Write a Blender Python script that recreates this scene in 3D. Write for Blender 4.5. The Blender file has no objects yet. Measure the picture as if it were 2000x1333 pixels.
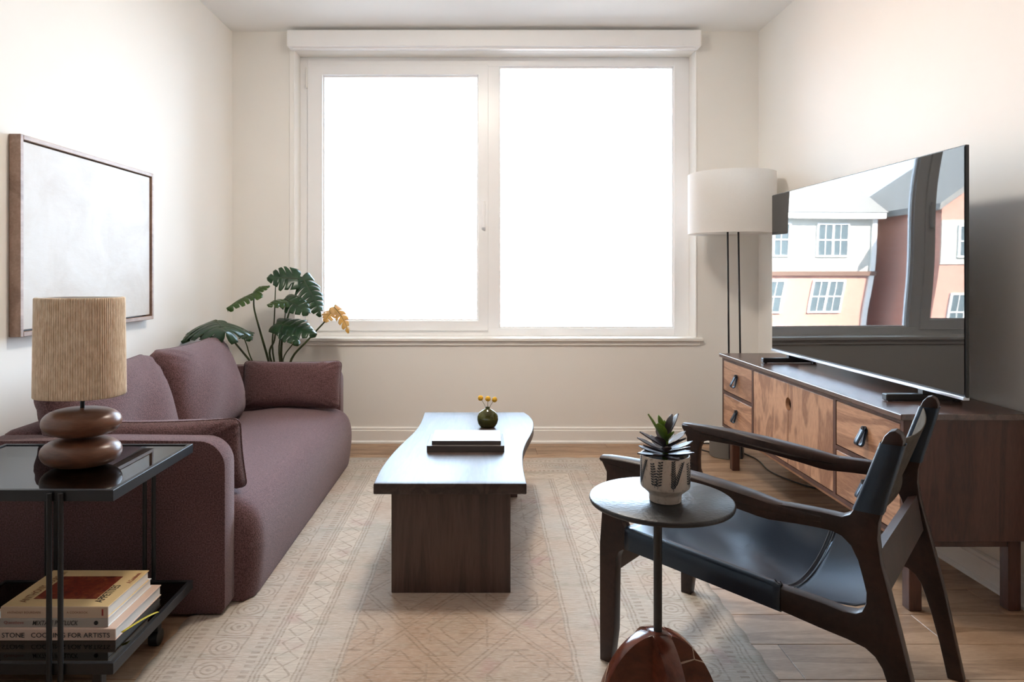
import bpy, bmesh, math, random
from mathutils import Vector, Matrix

random.seed(7)
S = bpy.context.scene
COL = S.collection
PI = math.pi

# ------------------------------------------------------------------ camera, light, exposure
FPX, VX, VY, CAMH = 1333.33, 945.0, 535.0, 1.11
cam = bpy.data.cameras.new('camera')
cam.sensor_width = 36.0
cam.lens = 24.0
cam.shift_x = (1000 - VX) / 2000.0
cam.shift_y = -(666.5 - VY) / 2000.0
cam.clip_start = 0.05
cam.clip_end = 400
cam_o = bpy.data.objects.new('camera', cam)
cam_o.location = (0, 0, CAMH)
cam_o.rotation_euler = (PI / 2, 0, 0)
COL.objects.link(cam_o)
S.camera = cam_o

W = bpy.data.worlds.new('sky')
S.world = W
W.use_nodes = True
bg = W.node_tree.nodes['Background']
bg.inputs[0].default_value = (0.60, 0.79, 1.0, 1)
bg.inputs[1].default_value = 3.7

sun = bpy.data.lights.new('sun', 'SUN')
sun.energy = 17.0
sun.color = (1.0, 0.93, 0.84)
sun.angle = math.radians(0.6)
sun_o = bpy.data.objects.new('sun', sun)
sun_o.rotation_euler = Vector((0.35, 0.75, -0.62)).to_track_quat('-Z', 'Y').to_euler()
sun_o.location = (0, -5, 20)
COL.objects.link(sun_o)

portal = bpy.data.lights.new('window_portal', 'AREA')      # sampling guide only, gives no light of its own
portal.shape = 'RECTANGLE'
portal.size, portal.size_y = 2.62, 1.88
portal.cycles.is_portal = True
portal_o = bpy.data.objects.new('window_portal', portal)
portal_o.location = (0.073, 4.72, 1.63)
portal_o.rotation_euler = (-PI / 2, 0, 0)
COL.objects.link(portal_o)

S.view_settings.view_transform = 'Standard'
S.view_settings.look = 'None'
S.view_settings.gamma = 1.0
S.view_settings.use_curve_mapping = False
S.view_settings.exposure = 2.38
S.cycles.max_bounces = 12
S.cycles.diffuse_bounces = 8
S.cycles.glossy_bounces = 5
S.cycles.transparent_max_bounces = 12
S.cycles.sample_clamp_indirect = 12.0


def at(px, py, Z):
    """a point of the photograph at distance Z in front of the camera"""
    return Vector(((px - VX) / FPX * Z, Z, CAMH - (py - VY) / FPX * Z))


# ------------------------------------------------------------------ materials
class NT:
    def __init__(s, name):
        s.m = bpy.data.materials.new(name)
        s.m.use_nodes = True
        s.t = s.m.node_tree
        s.b = s.t.nodes['Principled BSDF']

    def n(s, kind, **kw):
        nd = s.t.nodes.new(kind)
        for k, v in kw.items():
            setattr(nd, k, v)
        return nd

    def l(s, a, b):
        s.t.links.new(a, b)

    def put(s, sock, v):
        if hasattr(v, 'is_output') or isinstance(v, bpy.types.NodeSocket):
            s.l(v, sock)
        else:
            sock.default_value = v

    def math(s, op, a, b=0.0, c=None):
        nd = s.n('ShaderNodeMath', operation=op)
        s.put(nd.inputs[0], a)
        s.put(nd.inputs[1], b)
        if c is not None:
            s.put(nd.inputs[2], c)
        return nd.outputs[0]

    def mix(s, f, a, b, mode='MIX'):
        nd = s.n('ShaderNodeMix', data_type='RGBA', blend_type=mode)
        s.put(nd.inputs[0], f)
        s.put(nd.inputs[6], a if not isinstance(a, tuple) else (*a, 1)[:4])
        s.put(nd.inputs[7], b if not isinstance(b, tuple) else (*b, 1)[:4])
        return nd.outputs[2]

    def coord(s, kind='Object'):
        return s.n('ShaderNodeTexCoord').outputs[kind]

    def mapping(s, vec, scale=(1, 1, 1), loc=(0, 0, 0), rot=(0, 0, 0)):
        nd = s.n('ShaderNodeMapping')
        s.l(vec, nd.inputs[0])
        nd.inputs['Scale'].default_value = scale
        nd.inputs['Rotation'].default_value = rot
        s.put(nd.inputs['Location'], loc)
        return nd.outputs[0]

    def noise(s, vec, scale=5, detail=4, rough=0.5, dist=0.0):
        nd = s.n('ShaderNodeTexNoise')
        s.l(vec, nd.inputs['Vector'])
        nd.inputs['Scale'].default_value = scale
        nd.inputs['Detail'].default_value = detail
        nd.inputs['Roughness'].default_value = rough
        nd.inputs['Distortion'].default_value = dist
        return nd.outputs['Fac']

    def ramp(s, f, stops):
        nd = s.n('ShaderNodeValToRGB')
        s.l(f, nd.inputs[0])
        el = nd.color_ramp.elements
        while len(el) < len(stops):
            el.new(0.5)
        for e, (p, c) in zip(el, stops):
            e.position = p
            e.color = (*c, 1)[:4]
        return nd.outputs[0]

    def bump(s, h, strength=0.2, dist=0.01):
        nd = s.n('ShaderNodeBump')
        s.l(h, nd.inputs['Height'])
        nd.inputs['Strength'].default_value = strength
        nd.inputs['Distance'].default_value = dist
        s.l(nd.outputs[0], s.b.inputs['Normal'])

    def set(s, color=None, rough=None, metal=None, spec=None):
        if color is not None:
            s.put(s.b.inputs['Base Color'], (*color, 1)[:4] if isinstance(color, tuple) else color)
        if rough is not None:
            s.put(s.b.inputs['Roughness'], rough)
        if metal is not None:
            s.b.inputs['Metallic'].default_value = metal
        if spec is not None:
            s.b.inputs['Specular IOR Level'].default_value = spec
        return s


def plain(name, color, rough=0.5, metal=0.0, var=0.06, scale=6, bump=0.0, bscale=200, spec=0.5):
    m = NT(name)
    n = m.noise(m.coord(), scale, 3)
    lo = tuple(c * (1 - var) for c in color)
    hi = tuple(min(1, c * (1 + var)) for c in color)
    m.set(m.ramp(n, [(0.3, lo), (0.7, hi)]), rough, metal, spec)
    if bump:
        m.bump(m.noise(m.coord(), bscale, 3), bump, 0.002)
    return m.m


def wood(name, dark, light, stretch=(0.6, 9, 9), rough=0.45, contrast=(0.32, 0.68), bump=0.08, rnd=0.0, fig=1.2, spec=0.5, fw=0.45):
    m = NT(name)
    v = m.coord()
    if rnd:
        oi = m.n('ShaderNodeObjectInfo').outputs['Random']
        off = m.n('ShaderNodeCombineXYZ')
        m.l(m.math('MULTIPLY', oi, 37.0), off.inputs[0])
        m.l(m.math('MULTIPLY', oi, 91.0), off.inputs[1])
        add = m.n('ShaderNodeVectorMath', operation='ADD')
        m.l(v, add.inputs[0])
        m.l(off.outputs[0], add.inputs[1])
        v = add.outputs[0]
    broad = m.noise(m.mapping(v, stretch), 1.6, 3, 0.5, fig)
    rings = m.math('SINE', m.math('MULTIPLY', broad, 26.0))
    fine = m.noise(m.mapping(v, tuple(k * 7 for k in stretch)), 4, 4, 0.6)
    f = m.math('ADD', m.math('MULTIPLY', broad, 0.55), m.math('ADD', m.math('MULTIPLY', rings, 0.07), m.math('MULTIPLY', fine, fw)))
    col = m.ramp(f, [(contrast[0], dark), (contrast[1], light)])
    if rnd:
        hs = m.n('ShaderNodeHueSaturation')
        m.l(col, hs.inputs['Color'])
        m.l(m.math('ADD', m.math('MULTIPLY', oi, rnd), 1.0 - rnd / 2), hs.inputs['Value'])
        col = hs.outputs[0]
    m.set(col, rough, spec=spec)
    m.bump(f, bump, 0.004)
    return m.m


def fabric(name, c1, c2, scale=320, bump=0.5, sheen=0.25):
    m = NT(name)
    v = m.coord()
    n = m.noise(v, scale, 2, 0.6)
    n2 = m.noise(v, 3, 3)
    col = m.ramp(n, [(0.35, c1), (0.68, c2)])
    col = m.mix(m.math('MULTIPLY', n2, 0.25), col, c1)
    m.set(col, 0.95, spec=0.15)
    m.b.inputs['Sheen Weight'].default_value = sheen
    m.b.inputs['Sheen Roughness'].default_value = 0.6
    m.b.inputs['Sheen Tint'].default_value = (1.0, 0.9, 0.92, 1)
    m.bump(n, bump, 0.003)
    return m.m


def glass_thin(name, tint=(1, 1, 1), ior=1.45, rough=0.0, floor_f=0.0):
    m = NT(name)
    t = m.t
    t.nodes.remove(m.b)
    out = t.nodes['Material Output']
    tr = m.n('ShaderNodeBsdfTransparent')
    tr.inputs[0].default_value = (*tint, 1)
    gl = m.n('ShaderNodeBsdfGlossy')
    gl.inputs['Roughness'].default_value = rough
    fr = m.n('ShaderNodeFresnel')
    fr.inputs[0].default_value = ior
    mx = m.n('ShaderNodeMixShader')
    f = m.math('MAXIMUM', fr.outputs[0], floor_f)
    m.l(f, mx.inputs[0])
    m.l(tr.outputs[0], mx.inputs[1])
    m.l(gl.outputs[0], mx.inputs[2])
    m.l(mx.outputs[0], out.inputs[0])
    return m.m


M = {}
M['wall'] = plain('wall_paint', (0.88, 0.86, 0.82), 0.75, var=0.008, scale=2, bump=0.05, bscale=160, spec=0.25)
M['ceiling'] = plain('ceiling_paint', (0.92, 0.915, 0.90), 0.85, var=0.01, scale=2, spec=0.2)
M['rear_wall'] = plain('bounce_cut_wall', (0.16, 0.14, 0.125), 0.8, var=0.02, scale=2, spec=0.2)  # unseen wall, dark tone chosen to hold down bounced light
M['trim'] = plain('trim_paint', (0.91, 0.895, 0.86), 0.4, var=0.01)
M['vinyl'] = plain('window_vinyl', (0.93, 0.93, 0.935), 0.3, var=0.01)
m = NT('fill_lamp_glow'); m.set((0.9, 0.9, 0.88), 0.4)
m.b.inputs['Emission Color'].default_value = (1.0, 0.91, 0.79, 1)
m.b.inputs['Emission Strength'].default_value = 19.0  # glow of the added fill lamp
M['fill_lamp_glow'] = m.m
M['glass'] = glass_thin('window_glass')
M['oak'] = wood('oak_plank', (0.22, 0.125, 0.07), (0.50, 0.33, 0.21), (1.1, 9, 9), 0.42, (0.30, 0.72), 0.05, rnd=0.30, fig=0.8)
M['subfloor'] = plain('subfloor', (0.10, 0.065, 0.045), 0.8)
M['sofa'] = fabric('plum_boucle', (0.060, 0.026, 0.026), (0.195, 0.098, 0.100), 230, 0.8)
M['walnut'] = wood('walnut_front', (0.24, 0.105, 0.055), (0.56, 0.305, 0.175), (2.2, 1.1, 9), 0.38, (0.26, 0.58), 0.02, rnd=0.2, fig=1.4, fw=0.28)
M['walnut_door'] = wood('walnut_door_front', (0.24, 0.105, 0.055), (0.56, 0.305, 0.175), (2.2, 4.5, 1.3), 0.38, (0.26, 0.58), 0.02, rnd=0.2, fig=1.6, fw=0.28)
M['walnut_dark'] = wood('dark_walnut', (0.045, 0.017, 0.012), (0.115, 0.046, 0.030), (5, 5, 0.8), 0.38, (0.3, 0.7), 0.04)
M['walnut_top'] = wood('dark_walnut_top', (0.055, 0.028, 0.022), (0.125, 0.066, 0.052), (8, 0.7, 8), 0.27, (0.3, 0.7), 0.03, spec=0.95)
M['table_top'] = wood('coffee_table_top', (0.040, 0.026, 0.022), (0.090, 0.062, 0.052), (8, 0.7, 8), 0.40, (0.3, 0.7), 0.10, spec=0.28)
M['table_leg'] = wood('coffee_table_leg', (0.050, 0.028, 0.022), (0.115, 0.068, 0.052), (7, 7, 0.6), 0.45, (0.3, 0.7), 0.06)
M['chair_wood'] = wood('chair_walnut', (0.016, 0.007, 0.005), (0.045, 0.020, 0.014), (3, 3, 3), 0.40, (0.3, 0.7), 0.03, spec=0.35)
M['leather'] = plain('black_leather', (0.009, 0.012, 0.020), 0.31, var=0.25, scale=5, bump=0.12, bscale=350)
M['leather'].node_tree.nodes['Principled BSDF'].inputs['Specular Tint'].default_value = (0.62, 0.80, 1.0, 1)  # blue sheen of the sky put into the leather's tint
M['leather'].node_tree.nodes['Principled BSDF'].inputs['Specular IOR Level'].default_value = 0.75
M['suede'] = plain('leather_underside', (0.085, 0.070, 0.055), 0.9, var=0.15, scale=60, spec=0.1)
M['stitch'] = plain('stitching', (0.05, 0.05, 0.055), 0.8)
M['iron'] = plain('cast_iron', (0.022, 0.021, 0.021), 0.34, var=0.2, scale=40, bump=0.45, bscale=110)
M['black_metal'] = plain('black_metal', (0.018, 0.018, 0.020), 0.38, metal=0.3)
M['smoked'] = glass_thin('smoked_glass', (0.30, 0.31, 0.33), 1.6, 0.0, 0.06)
M['black_plastic'] = plain('black_plastic', (0.012, 0.012, 0.013), 0.4)
M['silver'] = plain('brushed_silver', (0.62, 0.63, 0.66), 0.28, metal=0.9)
M['lamp_wood'] = wood('turned_walnut', (0.075, 0.028, 0.014), (0.20, 0.085, 0.045), (1.5, 1.5, 10), 0.33, (0.3, 0.72), 0.03)
M['frame_wood'] = wood('picture_frame_wood', (0.26, 0.16, 0.115), (0.46, 0.32, 0.245), (4, 0.8, 4), 0.45)
M['white_paper'] = plain('paper', (0.80, 0.78, 0.74), 0.7, var=0.03)
M['cream_card'] = plain('cream_cover', (0.72, 0.52, 0.26), 0.45, var=0.05)
M['spine_cream'] = plain('cream_spine', (0.62, 0.47, 0.34), 0.5, var=0.03)
M['spine_grey'] = plain('grey_spine', (0.42, 0.38, 0.34), 0.45, var=0.04)
M['spine_pink'] = plain('pale_pink_spine', (0.70, 0.52, 0.42), 0.5, var=0.03)
M['navy'] = plain('navy_board', (0.03, 0.035, 0.06), 0.45)
M['ink'] = plain('black_ink', (0.02, 0.018, 0.018), 0.6)
M['ink_red'] = plain('red_ink', (0.30, 0.04, 0.03), 0.6)
M['ink_brown'] = plain('brown_ink', (0.22, 0.07, 0.03), 0.6)
M['ribbon'] = plain('yellow_ribbon', (0.62, 0.52, 0.03), 0.5)
M['dark_board'] = plain('charcoal_board', (0.10, 0.085, 0.08), 0.5)
M['white_board'] = plain('white_board', (0.78, 0.79, 0.80), 0.35, var=0.02)
M['yellow_bloom'] = plain('yellow_bloom', (0.72, 0.40, 0.03), 0.9, var=0.25, scale=300, bump=0.8, bscale=500)
M['stalk'] = plain('dry_stalk', (0.20, 0.17, 0.07), 0.7)
M['soil'] = plain('soil', (0.03, 0.02, 0.015), 0.95, var=0.4, scale=80, bump=0.8, bscale=150)
M['leaf_print'] = plain('leaf_print', (0.035, 0.040, 0.045), 0.6, var=0.3, scale=60)
M['grey_drum'] = plain('grey_drum', (0.16, 0.145, 0.13), 0.6)
M['tv_bezel'] = plain('screen_bezel', (0.010, 0.010, 0.011), 0.3)
M['plant_pot'] = plain('planter', (0.25, 0.22, 0.19), 0.7)
M['exterior'] = plain('exterior_render', (0.55, 0.52, 0.48), 0.9)

m = NT('tv_screen'); m.set((0.004, 0.004, 0.005), 0.015, spec=0.9); M['screen'] = m.m

m = NT('pot_glaze')
n = m.noise(m.coord(), 90, 3)
m.set(m.ramp(n, [(0.28, (0.36, 0.29, 0.23)), (0.45, (0.58, 0.50, 0.42))]), 0.4); M['pot'] = m.m

m = NT('rope')
v = m.coord()
n = m.noise(m.mapping(v, (130, 130, 40)), 1, 3, 0.6)
m.set(m.ramp(n, [(0.3, (0.62, 0.46, 0.31)), (0.7, (0.88, 0.74, 0.58))]), 0.9, spec=0.15)
m.bump(n, 0.4, 0.002); M['rope'] = m.m

m = NT('lamp_shade_linen')
t = m.t
df = m.b
n = m.noise(m.mapping(m.coord(), (40, 40, 160)), 3, 3)
m.set(m.ramp(n, [(0.3, (0.87, 0.855, 0.83)), (0.7, (0.92, 0.91, 0.89))]), 0.9, spec=0.1)
tl = m.n('ShaderNodeBsdfTranslucent'); tl.inputs[0].default_value = (0.85, 0.82, 0.78, 1)
mx = m.n('ShaderNodeMixShader'); mx.inputs[0].default_value = 0.45
m.l(df.outputs[0], mx.inputs[1]); m.l(tl.outputs[0], mx.inputs[2]); m.l(mx.outputs[0], t.nodes['Material Output'].inputs[0])
M['linen'] = m.m


def leaf_mat(name, c1, c2, trans, tf=0.35, rough=0.28):
    m = NT(name)
    n = m.noise(m.coord('Generated'), 4, 3)
    m.set(m.ramp(n, [(0.3, c1), (0.7, c2)]), rough, spec=0.6)
    tl = m.n('ShaderNodeBsdfTranslucent'); tl.inputs[0].default_value = (*trans, 1)
    mx = m.n('ShaderNodeMixShader'); mx.inputs[0].default_value = tf
    m.l(m.b.outputs[0], mx.inputs[1]); m.l(tl.outputs[0], mx.inputs[2])
    m.l(mx.outputs[0], m.t.nodes['Material Output'].inputs[0])
    return m.m


M['leaf'] = leaf_mat('monstera_leaf', (0.012, 0.040, 0.022), (0.035, 0.085, 0.035), (0.10, 0.22, 0.02), 0.3)
M['leaf_fresh'] = leaf_mat('monstera_young_leaf', (0.03, 0.075, 0.02), (0.07, 0.14, 0.03), (0.20, 0.34, 0.03), 0.4)
M['leaf_dry'] = leaf_mat('monstera_dry_leaf', (0.50, 0.32, 0.10), (0.70, 0.52, 0.28), (0.85, 0.55, 0.15), 0.45, 0.5)
M['stem'] = plain('green_stem', (0.055, 0.075, 0.025), 0.45, var=0.25, scale=12)
M['succ_dark'] = leaf_mat('succulent_dark_leaf', (0.030, 0.020, 0.024), (0.060, 0.040, 0.048), (0.05, 0.05, 0.02), 0.08, 0.42)
M['succ_green'] = leaf_mat('succulent_green_leaf', (0.07, 0.14, 0.02), (0.14, 0.22, 0.05), (0.35, 0.45, 0.05), 0.35, 0.35)

m = NT('red_marble')
v = m.coord()
n = m.noise(v, 9, 5, 0.6, 0.6)
base = m.ramp(n, [(0.3, (0.055, 0.014, 0.008)), (0.55, (0.14, 0.038, 0.020)), (0.8, (0.22, 0.075, 0.040))])
vo = m.n('ShaderNodeTexVoronoi', feature='DISTANCE_TO_EDGE'); m.l(m.mapping(v, (1, 1, 1.0)), vo.inputs['Vector'])
vo.inputs['Scale'].default_value = 9
wob = m.noise(v, 30, 3)
vein = m.math('LESS_THAN', m.math('ADD', vo.outputs[0], m.math('MULTIPLY', wob, 0.05)), 0.038)
patch = m.math('GREATER_THAN', m.noise(v, 6, 2), 0.50)
m.set(m.mix(m.math('MULTIPLY', vein, patch), base, (0.52, 0.38, 0.28)), 0.14); M['marble'] = m.m

m = NT('vase_glass')
m.set((0.10, 0.10, 0.03), 0.06)
m.b.inputs['Transmission Weight'].default_value = 0.55
n = m.noise(m.coord(), 25, 2)
m.l(m.ramp(n, [(0.3, (0.06, 0.05, 0.015)), (0.7, (0.22, 0.22, 0.05))]), m.b.inputs['Base Color']); M['vase'] = m.m

m = NT('abstract_canvas')
v = m.coord()
n1 = m.noise(m.mapping(v, (1, 2.2, 2.2)), 1.6, 5, 0.6, 0.6)
n2 = m.noise(m.mapping(v, (1, 5, 14), rot=(0.5, 0, 0)), 3, 4, 0.7)
c = m.ramp(n1, [(0.3, (0.44, 0.345, 0.255)), (0.55, (0.53, 0.455, 0.375)), (0.75, (0.57, 0.52, 0.46))])
m.set(m.mix(m.math('MULTIPLY', n2, 0.35), c, (0.58, 0.54, 0.495)), 0.45)
m.bump(n2, 0.2, 0.003); M['canvas'] = m.m

m = NT('cover_picture')
v = m.coord()
n = m.noise(v, 45, 4, 0.7, 1.0)
m.set(m.ramp(n, [(0.3, (0.05, 0.012, 0.008)), (0.5, (0.22, 0.03, 0.015)), (0.7, (0.40, 0.14, 0.05))]), 0.3); M['cover_picture'] = m.m

# --- rug: faded woven pattern worked out from the rug's own coordinates
RX0, RX1, RY0, RY1 = -0.95, 0.80, 1.25, 4.10
RCX = (RX0 + RX1) / 2


def rug_material():
    m = NT('faded_rug')
    sep = m.n('ShaderNodeSeparateXYZ')
    co = m.coord()
    warp = m.noise(co, 14, 2)
    m.l(co, sep.inputs[0])
    X = m.math('ADD', sep.outputs[0], m.math('MULTIPLY', m.math('SUBTRACT', warp, 0.5), 0.012))
    Y = m.math('ADD', sep.outputs[1], m.math('MULTIPLY', m.math('SUBTRACT', warp, 0.5), 0.012))
    ax = m.math('ABSOLUTE', X)
    ay = m.math('ABSOLUTE', Y)
    hw, hl = (RX1 - RX0) / 2, (RY1 - RY0) / 2
    # distance from the edge of the rug
    d = m.math('MINIMUM', m.math('SUBTRACT', hw, ax), m.math('SUBTRACT', hl, ay))

    def line(val, pos, w):
        return m.math('LESS_THAN', m.math('ABSOLUTE', m.math('SUBTRACT', val, pos)), w)

    def any_(*a):
        r = a[0]
        for b in a[1:]:
            r = m.math('MAXIMUM', r, b)
        return r

    def inband(val, lo, hi):
        return m.math('MULTIPLY', m.math('GREATER_THAN', val, lo), m.math('LESS_THAN', val, hi))

    guard = any_(*[line(d, p, 0.0028) for p in (0.035, 0.05, 0.062, 0.312, 0.324, 0.336, 0.428, 0.440, 0.452, 0.535, 0.547)])
    # motifs: linked diamonds in the guard stripe, scrolls in the wide border, lattice in the field
    rep = 0.16
    # position along the run of the border
    sideways = m.math('LESS_THAN', m.math('SUBTRACT', hw, ax), m.math('SUBTRACT', hl, ay))
    along = m.math('ADD', m.math('MULTIPLY', sideways, Y), m.math('MULTIPLY', m.math('SUBTRACT', 1.0, sideways), X))
    tri = m.math('PINGPONG', along, rep / 2)
    zig = m.math('ABSOLUTE', m.math('SUBTRACT', m.math('SUBTRACT', d, 0.383), m.math('SUBTRACT', m.math('MULTIPLY', tri, 0.9), 0.036)))
    zig2 = m.math('ABSOLUTE', m.math('ADD', m.math('SUBTRACT', d, 0.383), m.math('SUBTRACT', m.math('MULTIPLY', tri, 0.9), 0.036)))
    dia = m.math('MULTIPLY', inband(d, 0.345, 0.42), any_(m.math('LESS_THAN', zig, 0.004), m.math('LESS_THAN', zig2, 0.004)))
    wide_t = m.math('SUBTRACT', m.math('PINGPONG', m.math('ADD', along, 0.03), 0.115), 0.057)
    ring = m.math('SQRT', m.math('ADD', m.math('POWER', wide_t, 2.0), m.math('POWER', m.math('SUBTRACT', d, 0.185), 2.0)))
    rosette = any_(line(ring, 0.040, 0.0035), line(ring, 0.022, 0.003), m.math('LESS_THAN', ring, 0.008))
    square = m.math('MAXIMUM', m.math('ABSOLUTE', wide_t), m.math('ABSOLUTE', m.math('SUBTRACT', d, 0.185)))
    rosette = any_(rosette, m.math('MULTIPLY', line(square, 0.052, 0.003), m.math('LESS_THAN', d, 0.30)))
    small = m.math('MULTIPLY', inband(d, 0.075, 0.10), line(m.math('PINGPONG', along, 0.025), 0.012, 0.006))
    small2 = m.math('MULTIPLY', inband(d, 0.275, 0.30), line(m.math('PINGPONG', along, 0.025), 0.012, 0.006))
    fx = m.math('PINGPONG', X, 0.17)
    fy = m.math('PINGPONG', m.math('ADD', Y, 0.08), 0.24)
    loz = m.math('ADD', m.math('DIVIDE', fx, 0.17), m.math('DIVIDE', fy, 0.24))
    field = any_(*[line(loz, p, 0.022) for p in (0.35, 0.62, 1.0, 1.12, 1.5)])
    key = any_(line(fx, 0.085, 0.0035), line(fy, 0.12, 0.0035), line(m.math('PINGPONG', Y, 0.03), 0.015, 0.0025))
    key = m.math('MULTIPLY', key, m.math('GREATER_THAN', m.noise(co, 7, 1), 0.52))
    field = m.math('MULTIPLY', any_(field, key), m.math('GREATER_THAN', d, 0.55))
    marks = any_(guard, dia, rosette, small, small2, field)
    # wear: horizontal abrash streaks
    streak = m.noise(m.mapping(co, (3.5, 42, 1)), 3, 5, 0.72)
    thread = m.noise(m.mapping(co, (40, 420, 1)), 1, 2, 0.6)
    blotch = m.noise(co, 2.6, 4, 0.55)
    base = m.ramp(blotch, [(0.30, (0.44, 0.31, 0.235)), (0.44, (0.52, 0.42, 0.34)), (0.56, (0.52, 0.455, 0.385)), (0.72, (0.41, 0.39, 0.355))])
    stripe = inband(d, 0.334, 0.432)
    base = m.mix(m.math('MULTIPLY', stripe, 0.55), base, (0.66, 0.57, 0.47))
    sage = m.ramp(m.noise(m.mapping(co, (1.5, 5, 1), loc=(3, 7, 0)), 2.2, 4, 0.6), [(0.52, (0, 0, 0)), (0.66, (1, 1, 1))])
    base = m.mix(m.math('MULTIPLY', sage, 0.55), base, (0.36, 0.335, 0.27))
    fieldz = m.math('GREATER_THAN', d, 0.55)
    base = m.mix(m.math('MULTIPLY', fieldz, 0.45), base, (0.43, 0.27, 0.175))  # brown field tone, darkened further for the coffee table's shadow
    rose = m.ramp(m.noise(co, 5, 3), [(0.62, (0, 0, 0)), (0.72, (1, 1, 1))])
    base = m.mix(m.math('MULTIPLY', rose, 0.45), base, (0.42, 0.20, 0.19))
    worn = m.ramp(m.noise(m.mapping(co, (6, 22, 1)), 3, 4, 0.7), [(0.28, (0, 0, 0)), (0.72, (1, 1, 1))])
    base = m.mix(m.math('MULTIPLY', m.math('MULTIPLY', marks, worn), 0.80), base, (0.20, 0.13, 0.085))
    base = m.mix(m.math('MULTIPLY', m.ramp(streak, [(0.42, (0, 0, 0)), (0.72, (1, 1, 1))]), 0.62), base, (0.29, 0.22, 0.165))
    base = m.mix(m.math('MULTIPLY', m.ramp(thread, [(0.42, (0, 0, 0)), (0.7, (1, 1, 1))]), 0.42), base, (0.70, 0.64, 0.57))
    m.set(base, 0.95, spec=0.1)
    m.bump(thread, 0.5, 0.003)
    return m.m


M['rug'] = rug_material()


# exterior materials
def brick_mat(name, c1, c2, mortar):
    m = NT(name)
    bt = m.n('ShaderNodeTexBrick')
    mp = m.mapping(m.coord(), (1, 1, 1), rot=(PI / 2, 0, 0))
    m.l(mp, bt.inputs['Vector'])
    bt.inputs['Color1'].default_value = (*c1, 1); bt.inputs['Color2'].default_value = (*c2, 1); bt.inputs['Mortar'].default_value = (*mortar, 1)
    bt.inputs['Scale'].default_value = 4.2
    bt.inputs['Mortar Size'].default_value = 0.012
    m.set(bt.outputs[0], 0.9)
    return m.m


M['brick'] = brick_mat('red_brick', (0.50, 0.25, 0.19), (0.44, 0.21, 0.16), (0.55, 0.46, 0.40))
M['siding'] = plain('pale_siding', (0.52, 0.50, 0.44), 0.8)
M['shingle'] = plain('grey_shingle', (0.22, 0.215, 0.20), 0.9, var=0.2, scale=9)
M['white_ext'] = plain('exterior_white_trim', (0.74, 0.74, 0.70), 0.7)
M['ext_glass'] = plain('exterior_window_glass', (0.10, 0.13, 0.14), 0.1)
M['asphalt'] = plain('asphalt', (0.14, 0.14, 0.14), 0.9)
M['band'] = plain('brown_band', (0.16, 0.10, 0.075), 0.8)


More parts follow.
